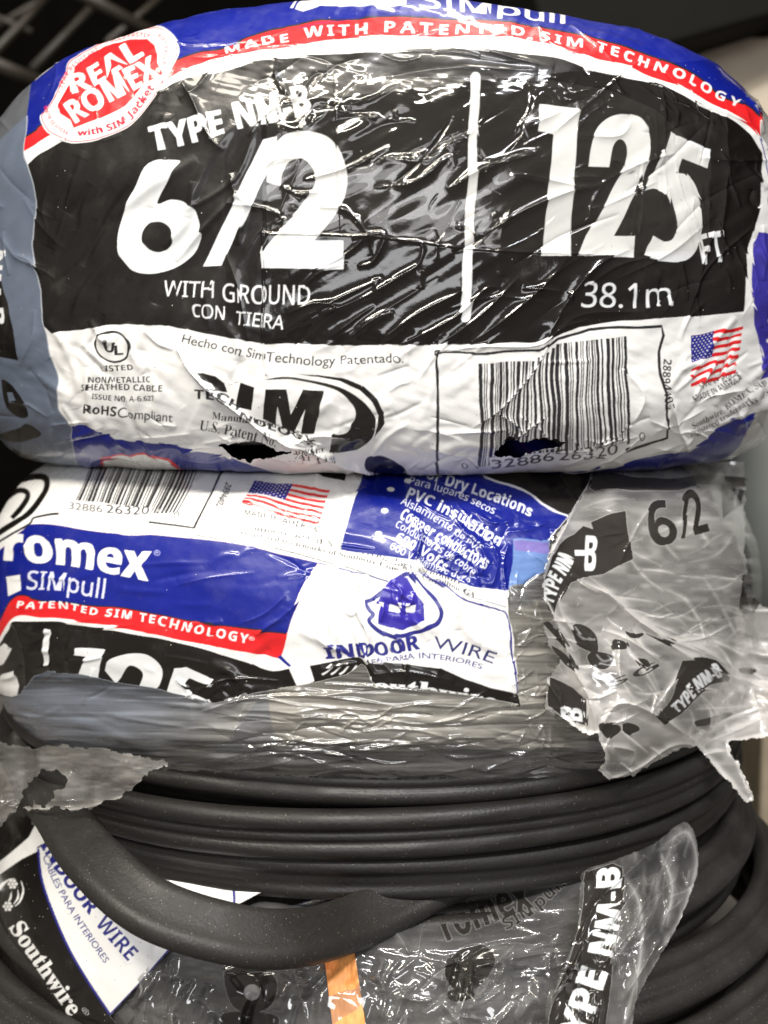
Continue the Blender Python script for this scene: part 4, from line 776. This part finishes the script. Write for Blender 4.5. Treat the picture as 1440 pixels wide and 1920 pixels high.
def plain(name, col, rough=.5, bump=0, bscale=200, spec=.5, dust=0, dscale=420, grain=None, metal=0):
    m, nt, out = mat(name); L_ = nt.links.new
    pr = N_(nt, 'ShaderNodeBsdfPrincipled'); pr.inputs['Roughness'].default_value = rough; pr.inputs['Specular IOR Level'].default_value = spec; pr.inputs['Metallic'].default_value = metal
    tc = N_(nt, 'ShaderNodeTexCoord'); nz = N_(nt, 'ShaderNodeTexNoise'); nz.inputs['Scale'].default_value = bscale; nz.inputs['Detail'].default_value = 5
    if grain:
        mp = N_(nt, 'ShaderNodeMapping'); mp.inputs['Scale'].default_value = grain; L_(tc.outputs['Object'], mp.inputs[0]); L_(mp.outputs[0], nz.inputs['Vector'])
    else: L_(tc.outputs['Object'], nz.inputs['Vector'])
    mr = N_(nt, 'ShaderNodeMapRange'); mr.inputs['From Min'].default_value = .3; mr.inputs['From Max'].default_value = .7; L_(nz.outputs['Fac'], mr.inputs['Value'])
    cm = N_(nt, 'ShaderNodeMixRGB'); L_(mr.outputs[0], cm.inputs[0]); cm.inputs[1].default_value = (*[c * .82 for c in col], 1); cm.inputs[2].default_value = (*[min(1, c * 1.18) for c in col], 1); src = cm
    if dust:
        vo = N_(nt, 'ShaderNodeTexVoronoi'); vo.inputs['Scale'].default_value = dscale; vo.inputs['Randomness'].default_value = 1; L_(tc.outputs['Object'], vo.inputs['Vector'])
        lt = N_(nt, 'ShaderNodeMath', operation='LESS_THAN'); L_(vo.outputs['Distance'], lt.inputs[0]); lt.inputs[1].default_value = .10
        sp = N_(nt, 'ShaderNodeSeparateColor'); L_(vo.outputs['Color'], sp.inputs[0]); gt = N_(nt, 'ShaderNodeMath', operation='GREATER_THAN'); L_(sp.outputs[0], gt.inputs[0]); gt.inputs[1].default_value = 1 - dust
        dm = N_(nt, 'ShaderNodeMath', operation='MULTIPLY'); L_(lt.outputs[0], dm.inputs[0]); L_(gt.outputs[0], dm.inputs[1])
        dc = N_(nt, 'ShaderNodeMixRGB'); L_(dm.outputs[0], dc.inputs[0]); L_(cm.outputs[0], dc.inputs[1]); dc.inputs[2].default_value = (.30, .27, .22, 1); src = dc
        # fine film of dust
        n3 = N_(nt, 'ShaderNodeTexNoise'); n3.inputs['Scale'].default_value = 45; n3.inputs['Detail'].default_value = 8; L_(tc.outputs['Object'], n3.inputs['Vector'])
        m3 = N_(nt, 'ShaderNodeMapRange'); m3.inputs['From Min'].default_value = .42; m3.inputs['From Max'].default_value = .75; m3.inputs['To Min'].default_value = rough * .9; m3.inputs['To Max'].default_value = min(1, rough * 1.5); L_(n3.outputs['Fac'], m3.inputs['Value']); L_(m3.outputs[0], pr.inputs['Roughness'])
    L_(src.outputs[0], pr.inputs['Base Color'])
    if bump:
        bp = N_(nt, 'ShaderNodeBump'); bp.inputs['Strength'].default_value = bump; bp.inputs['Distance'].default_value = .0006; L_(nz.outputs['Fac'], bp.inputs['Height']); L_(bp.outputs[0], pr.inputs['Normal'])
    L_(pr.outputs[0], out.inputs[0]); return m
FILM = film_material('printed_film', .03); CLEAR = film_material('clear_film', 0); TAPE = film_material('clear_tape', 0, True); OLD = film_material('dusty_printed_film', .22)
JACKET = plain('black_cable_jacket', (.0125, .0115, .0105), .46, .30, 900, .42, .20, 760); DUSTY = plain('dusty_cable_jacket', (.019, .0175, .016), .50, .35, 900, .42, .55, 820)
CORE = plain('dark_cable_core', (.04, .038, .036), .45, .2, 600)
ORANGE = plain('orange_tape', (.90, .36, .11), .42, .10, 420, .4, 0, grain=(3, 1, .6))
WIRE = plain('grey_wire', (.024, .019, .013), .5, 0, 40); BOARD = plain('dark_board', (.005, .0045, .003), .8, .1, 20, .15); DARK = plain('unlit_backdrop', (.003, .0027, .002), .95, 0, 20, .05); CARTON = plain('cream_carton', (.50, .43, .33), .7, .1, 12); SACK = plain('cream_sack', (.30, .25, .17), .6, .2, 8)  # DARK is the backdrop colour, near-black to stand for unlit depth
DECK = plain('shelf_metal', (.10, .09, .08), .5, .1, 30, metal=0); PAIL = plain('grey_green_plastic', (.17, .18, .165), .45, .1, 12); TIMBER = plain('pale_timber', (.50, .41, .28), .6, .2, 30)

# ------------------------------------------------------------------ the three coils
RA = Ring(0, .56, .2068, .060, .0878, .0714, 2.5, 4.2)
RB = Ring(-.006, .56, .200, .058, .072, -.088, 2.6)
RL = Ring(0, .56, .210, .075, .080, -.252, 2.5)
base = lambda r: (r.x0, r.D, r.zc - r.b)

top_coil = thing('wrapped_cable_coil', 'topmost wrapped cable coil with 6/2 and 125 FT in large white figures on black', 'cable coil', base(RA), 'wrapped coils of cable in the stack')
mid_coil = thing('wrapped_cable_coil', 'x', 'cable coil', base(RB), 'wrapped coils of cable in the stack')
mid_coil['label'] = 'middle cable coil with torn clear film, bare black cable showing under its blue label'
low_coil = thing('wrapped_cable_coil', 'lowest dusty cable coil with an orange tape strip and Southwire lettered white on black', 'cable coil', base(RL), 'wrapped coils of cable in the stack')

import time as _t
_t0 = _t.time()
def full_bag(name, ring, step, cv, rel, m, parent, holes=()):
    P, Nm, px, py, vis, U, Tt = ring.build(step)
    h = rel.at(px, py); sx, sy = slip(rel, px, py, 4.0); fade = np.where(vis, 1.0, .35)
    Pd = P + Nm * (h * fade)[..., None] * .001
    keep = np.ones(px.shape, bool)
    for hf in holes: keep &= ~(hf(px, py) & vis)
    at_ = {'ink': cv.sample(px + sx, py + sy), 'gloss': bil(cv.rough, px - cv.x0, py - cv.y0), 'milk': bil(cv.milk, px - cv.x0, py - cv.y0)}
    o = grid_obj(name, Pd, m, parent, at_, keep, closed=(True, True))
    print(name, P.shape, round(_t.time() - _t0, 1)); return o
HBX = (300, 600, 1200, 920)
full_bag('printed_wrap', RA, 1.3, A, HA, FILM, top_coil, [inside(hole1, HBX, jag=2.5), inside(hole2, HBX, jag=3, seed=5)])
# mid bag: film ends in a torn hem above the bare strands
hemB = inside([(-400, 1340), (0, 1392), (150, 1412), (300, 1436), (450, 1449), (600, 1455), (760, 1456), (900, 1452), (1040, 1452), (1160, 1440), (1300, 1390), (1900, 1300), (1900, 2000), (-400, 2000)], (-400, 1200, 1900, 2000), jag=3)
def midbag():
    P, Nm, px, py, vis, U, Tt = RB.build(1.4)
    h = HB.at(px, py); sx, sy = slip(HB, px, py, 6.0)
    Pd = P + Nm * (h * np.where(vis, 1.0, .35))[..., None] * .001
    front = np.abs(U) < 1.5
    keep = ~(hemB(px, py) & (Tt < .3)) & (Tt > -1.3)
    at_ = {'ink': B.sample(px + sx, py + sy), 'gloss': bil(B.rough, px - B.x0, py - B.y0), 'milk': np.clip(bil(B.milk, px - B.x0, py - B.y0), 0, .9)}
    return grid_obj('printed_wrap', Pd, FILM, mid_coil, at_, keep, closed=(True, True))
midbag(); print('mid', round(_t.time() - _t0, 1))
dA, dB, dL = RA.depth(), RB.depth(), RL.depth(); print('depth', round(_t.time() - _t0, 1))

# tape strips on the top bag
TPk = [inside(p, (430, 80, 1410, 700)) for p in ([(499, 150), (632, 138), (905, 128), (1150, 170), (1230, 205), (1335, 300), (1330, 470), (1100, 478), (900, 470), (700, 444), (499, 440)],)]
HP.noise(70, 22, -28, .7, 'smooth', 91); HP.scatter(22, (500, 140, 1330, 470), -30, 22, 130, 4.5, .7); HP.scatter(8, (500, 140, 1330, 470), 60, 30, 50, 3, .4)
HP.crease([(900, 446), (980, 396), (1070, 360)], 5, .8, 'sharp'); HP.crease([(835, 357), (920, 312), (1012, 286)], 5, .8, 'sharp')
relA = lambda X, Y: HA.at(X, Y)
patch('clear_tape', (495, 125, 1340, 482), 1.6, lambda X, Y: dA(X, Y) - .0022 - .001 * relA(X, Y), HP, TAPE, top_coil, TP, TPk[0])

# winding seen through the tears of the top bag and under the film of the others
def winding(ring, parent, spec, m=JACKET):
    for (R, z, tilt, ph, lean, sc) in spec: turn('cable_turn', ring, R, z, m, parent, tilt, ph, .0012 * math.sin(ph * 7), ph * 3, lean, sc)
winding(RA, top_coil, [(rmax(RA, .0035 + .0192 * i) , .0035 + .0192 * i, .0004, i, 0, 1.0) for i in range(7)], CORE)
winding(RB, mid_coil, [(rmax(RB, z), z, .0005, i * 1.7, 0, 1) for i, z in enumerate((-.034, -.0525, -.071, -.0905, -.1105))])
# bare strands below the hem (front z measured below eye level)
winding(RB, mid_coil, [(.1905, -.1330, .0010, 1.2, .05, .95), (.1932, -.1525, .0026, .3, -.06, 1.02), (.1905, -.1705, .0010, 2.5, -.16, .97), (.170, -.150, .001, 1, 0, 1), (.158, -.140, .001, 2, 0, 1)])
PX1, PZ1 = PX, PZ; PX2, PZ2 = cable_profile(84, fill=.84, mid=.9, midw=.2)
for _ in range(5): PX2, PZ2 = smooth1(PX2, 2), smooth1(PZ2, 2)
PX2 = PX2 * (.0093 / np.abs(PX2).max())
# loose loop of cable hanging out of the tear
lp = cr([(60, 1380), (66, 1450), (112, 1525), (176, 1612), (290, 1705), (455, 1755), (570, 1756), (660, 1731), (738, 1696), (830, 1650), (930, 1612)], 14)
s = np.linspace(0, 1, len(lp)); dep = np.interp(s, [0, .1, .2, .3, .4, .53, .62, .69, .78, .9, 1], [.47, .45, .405, .352, .333, .337, .352, .369, .381, .395, .41])
for _ in range(6): dep[1:-1] = np.convolve(np.pad(dep, 4, mode='edge'), np.ones(9) / 9, 'valid')[1:-1]
CL = at(lp[:, 0], lp[:, 1], dep)
nl = np.stack([.15 + 0 * s, -.62 + 0 * s, .75 + 0 * s], 1)
PX, PZ = PX2, PZ2
sweep('loose_cable_loop', CL, nl, DUSTY, mid_coil, closed=False, sc=1.08, bead=.010, thick=1.0)
PX, PZ = PX1, PZ1

# lowest coil: stacked turns
winding(RL, low_coil, [(.1915, -.197, .002, .4, .55, 1.05), (.1865, -.213, .001, 1.4, .4, 1), (.2075, -.2215, .002, 2.2, .75, 1.15), (.222, -.240, .002, 3.0, .8, 1.1), (.2050, -.245, .001, 2.0, .3, 1.1), (.2340, -.262, .001, 1.0, .9, 1.1), (.176, -.188, .001, 2.2, .9, 1), (.160, -.182, .001, 3, 1.2, 1), (.215, -.275, .001, 1, .3, 1.1)], DUSTY)
dLo = lambda X, Y: dL(X, Y)
low_edge = inside([(-70, 1540), (60, 1530), (110, 1556), (280, 1608), (420, 1640), (600, 1650), (600, 1990), (-70, 1990)], (-80, 1500, 620, 2000))
patch('printed_wrap', (-70, 1520, 520, 1975), 1.5, lambda X, Y: dLo(X, Y) - .014, HL, OLD, low_coil, L, inside([(-70, 1540), (60, 1530), (110, 1556), (280, 1608), (420, 1655), (505, 1668), (446, 1698), (322, 1780), (208, 1905), (230, 1932), (250, 1990), (-70, 1990)], (-80, 1500, 620, 2000)))
patch('clear_wrap', (190, 1600, 1310, 1975), 1.6, lambda X, Y: dLo(X, Y) - .007 - .005 * np.clip((Y - 1690) / 110, 0, 1) + .04 * np.exp(-((X - 770) / 150) ** 2 - ((Y - 1655) / 60) ** 2), HM, CLEAR, low_coil, M, inside([(190, 1900), (320, 1770), (440, 1690), (520, 1640), (900, 1620), (1120, 1600), (1180, 1700), (1130, 1900), (1060, 1990), (190, 1990)], (180, 1560, 1320, 1990), jag=2))
patch('loose_pouch', (990, 1530, 1340, 1975), 1.4, lambda X, Y: dLo(X, Y) - .020 - .012 * np.clip((X - 1000) / 200, 0, 1), HQ, CLEAR, low_coil, Q, slipping=3, keep= inside(pouch, (980, 1500, 1360, 2000), smooth=True, jag=1.5))
# orange tape strip stuck under the clear wrap
xs = np.linspace(0, 1, 24); ys = np.linspace(1730, 1975, 90); X, Y = np.meshgrid(xs, ys, indexing='ij')
PXo = np.interp(Y, [1730, 1785, 1920, 1975], [600, 607, 623, 630]) + X * np.interp(Y, [1730, 1920, 1975], [56, 62, 63])
grid_obj('orange_tape', at(PXo, Y, dLo(PXo, Y) - .0078 - .005 * np.clip((Y - 1690) / 110, 0, 1) + .004 * np.clip((1780 - Y) / 50, 0, 1) - .0006 * np.sin(Y / 17 + X * 2) - HM.at(PXo, Y) * .0007), ORANGE, low_coil, flip=True)

# torn film hanging off the middle coil
cov = lambda X, Y: dB(X, Y) - .006 - .012 * np.clip((Y - 1150) / 250, 0, 1) * np.clip((X - 1060) / 120, 0, 1)
patch('torn_clear_film', (1000, 866, 1500, 1515), 1.5, cov, HT, CLEAR, mid_coil, T, slipping=16, keep= inside(torn, (940, 850, 1560, 1560), jag=3))
patch('torn_film_flap', (-70, 1350, 340, 1556), 1.4, lambda X, Y: dB(X, Y) - .008 - .052 * np.clip((Y - 1390) / 110, 0, 1), HG, CLEAR, mid_coil, G, (lambda f, g: (lambda X, Y: f(X, Y) & ~g(X, Y)))(inside(flap, (-90, 1330, 400, 1570), jag=4), inside(fhole, (0, 1400, 200, 1540), jag=4, seed=9)))
print('patches', round(_t.time() - _t0, 1))

# ------------------------------------------------------------------ surroundings
def box(name, c, size, m, parent=None, rot=(0, 0, 0), bev=.004):
    import bmesh
    bm = bmesh.new(); bmesh.ops.create_cube(bm, size=1); bmesh.ops.scale(bm, vec=size, verts=bm.verts)
    bmesh.ops.bevel(bm, geom=bm.edges[:], offset=bev, segments=3, affect='EDGES', profile=.6)
    me = bpy.data.meshes.new(name); bm.to_mesh(me); bm.free(); me.materials.append(m)
    for p in me.polygons: p.use_smooth = False
    o = bpy.data.objects.new(name, me); link(o, parent); o.location = c; o.rotation_euler = rot; return o
def rod(name, a, b, r, m, parent=None):
    a, b = Vector(a), Vector(b); import bmesh
    bm = bmesh.new(); bmesh.ops.create_cone(bm, segments=14, radius1=r, radius2=r, depth=(b - a).length, cap_ends=True)
    me = bpy.data.meshes.new(name); bm.to_mesh(me); bm.free(); me.materials.append(m)
    for p in me.polygons: p.use_smooth = True
    o = bpy.data.objects.new(name, me); link(o, parent); o.location = (a + b) / 2 - (parent.location if parent else Vector()); o.rotation_euler = (b - a).to_track_quat('Z', 'Y').to_euler(); return o
deck = box('shelf_deck', (0, 1.0, EYE - .346), (3.4, 2.6, .02), DECK); deck['kind'] = 'structure'
backdrop = box('dark_backdrop', (0, 2.6, EYE + .6), (6, .05, 3.4), DARK); backdrop['kind'] = 'structure'  # added backdrop sheet, near-black to keep the depth behind the coils dark
rack = thing('wire_rack', 'dark open wire rack with crossing bars behind the topmost coil', 'wire rack', (-.35, 1.5, EYE - .2))
A3 = lambda x, y, d: at(x, y, d)
for (x0, y0), (x1, y1), d0, d1, r in (((60, -60), (310, 75), 1.35, 1.45, .009), ((-60, 100), (110, 170), 1.3, 1.4, .010), ((120, -40), (-40, 130), 1.42, 1.32, .006), ((215, -30), (60, 130), 1.5, 1.4, .006), ((330, -30), (200, 80), 1.5, 1.4, .005), ((-60, 10), (60, 60), 1.5, 1.5, .005),
                             ((430, -60), (700, 20), 1.6, 1.7, .006), ((980, -30), (1230, 110), 1.6, 1.5, .010), ((1130, 30), (960, 70), 1.7, 1.7, .006), ((1000, -20), (1160, 30), 1.8, 1.8, .005), ((-40, 70), (160, -50), 1.55, 1.6, .005)):
    rod('rack_bar', A3(x0, y0, d0), A3(x1, y1, d1), r, WIRE, rack)
brd = box('dark_shelf_board', tuple(A3(1270, 0, 1.02)), (.34, .10, .10), BOARD, None, (0, -.32, .2), .006); tag(brd, 'dark board slanting behind the upper right of the topmost coil', 'board')
ct = box('cream_carton', tuple(A3(1325, 250, 1.12)), (.118, .10, .17), CARTON, None, (0, 0, .05), .003); tag(ct, 'plain cream carton standing behind the upper right of the topmost coil', 'carton')
import bmesh
bm = bmesh.new(); bmesh.ops.create_icosphere(bm, subdivisions=5, radius=.12)
for v in bm.verts:
    f = 1 + .10 * math.sin(v.co.x * 40 + v.co.z * 25) * math.cos(v.co.y * 33 + 1); v.co = Vector((v.co.x * 1.25, v.co.y, v.co.z * .62)) * f
me = bpy.data.meshes.new('cream_sack'); bm.to_mesh(me); bm.free(); me.materials.append(SACK)
for p in me.polygons: p.use_smooth = True
sk = bpy.data.objects.new('cream_sack', me); link(sk); sk.location = A3(1485, -25, 1.15); tag(sk, 'lumpy cream plastic sack in the top right corner above the carton', 'sack')
bm = bmesh.new(); bmesh.ops.create_cone(bm, segments=64, radius1=.055, radius2=.060, depth=.16, cap_ends=True); bmesh.ops.bevel(bm, geom=[e for e in bm.edges if abs(e.verts[0].co.z - e.verts[1].co.z) < 1e-5], offset=.008, segments=4, affect='EDGES')
me = bpy.data.meshes.new('plastic_pail'); bm.to_mesh(me); bm.free(); me.materials.append(PAIL)
for p in me.polygons: p.use_smooth = True
pl = bpy.data.objects.new('plastic_pail', me); link(pl); pl.location = A3(1495, 1010, .62); tag(pl, 'blurred grey-green plastic pail beside the right side of the middle coil', 'pail')
ps = box('pale_timber_post', tuple(A3(1460, 1470, .86)), (.05, .05, .6), TIMBER); tag(ps, 'pale upright timber post at the right beyond the black cable turns', 'post')

# ------------------------------------------------------------------ store lighting with an added front fill
w = bpy.data.worlds.new('World'); S.world = w; w.use_nodes = True; nt = w.node_tree; nt.nodes.clear()
o = nt.nodes.new('ShaderNodeOutputWorld'); bg = nt.nodes.new('ShaderNodeBackground'); tc = nt.nodes.new('ShaderNodeTexCoord'); sx = nt.nodes.new('ShaderNodeSeparateXYZ')
nt.links.new(tc.outputs['Generated'], sx.inputs[0])
ry = nt.nodes.new('ShaderNodeMapRange'); nt.links.new(sx.outputs[1], ry.inputs['Value']); ry.inputs['From Min'].default_value = .35; ry.inputs['From Max'].default_value = -.25; ry.inputs['To Min'].default_value = .03; ry.inputs['To Max'].default_value = 1
rz = nt.nodes.new('ShaderNodeMapRange'); nt.links.new(sx.outputs[2], rz.inputs['Value']); rz.inputs['From Min'].default_value = -.5; rz.inputs['From Max'].default_value = .6; rz.inputs['To Min'].default_value = .5; rz.inputs['To Max'].default_value = 1
mm = nt.nodes.new('ShaderNodeMath'); mm.operation = 'MULTIPLY'; nt.links.new(ry.outputs[0], mm.inputs[0]); nt.links.new(rz.outputs[0], mm.inputs[1])
bg.inputs['Color'].default_value = (1, .95, .89, 1); nt.links.new(mm.outputs[0], bg.inputs['Strength'])
ml = nt.nodes.new('ShaderNodeMath'); ml.operation = 'MULTIPLY'; ml.inputs[1].default_value = WORLD_STRENGTH; nt.links.new(mm.outputs[0], ml.inputs[0]); nt.links.new(ml.outputs[0], bg.inputs['Strength'])
nt.links.new(bg.outputs[0], o.inputs[0])
def lamp(name, loc, look, sx_, sy_, power, col):
    l = bpy.data.lights.new(name, 'AREA'); l.shape = 'RECTANGLE'; l.size = sx_; l.size_y = sy_; l.energy = power; l.color = col
    ob = bpy.data.objects.new(name, l); link(ob); ob.location = loc; ob.rotation_euler = (Vector(look) - Vector(loc)).to_track_quat('-Z', 'Y').to_euler(); return ob
tgt = (0, .4, EYE)
WARM = (1, .93, .82); COOL = (.92, .96, 1)
for i, (x, y, z, p, c) in enumerate(LAMPS): lamp('strip_and_fill_light', (x, y, z + EYE), tgt, *LAMPSIZE[i], p, c)  # the last lamp is an added front fill, the others are ceiling strips

cam = bpy.data.cameras.new('camera'); co = bpy.data.objects.new('camera', cam); link(co); S.camera = co
co.location = (0, 0, EYE); co.rotation_euler = (math.pi / 2 - PITCH, 0, 0)
cam.sensor_fit = 'VERTICAL'; cam.sensor_height = 24; cam.sensor_width = 18; cam.lens = F / 1920 * 24; cam.clip_start = .02; cam.clip_end = 50
cam.dof.use_dof = True; cam.dof.focus_distance = .37; cam.dof.aperture_fstop = 6.5
S.render.engine = 'CYCLES'; S.view_settings.view_transform = 'Standard'; S.view_settings.look = 'None'; S.view_settings.exposure = EXPOSURE
S.cycles.transparent_max_bounces = 24; S.cycles.max_bounces = 6; S.cycles.glossy_bounces = 3; S.cycles.diffuse_bounces = 3; S.cycles.use_denoising = True; S.cycles.caustics_reflective = False
print('built', round(_t.time() - _t0, 1))
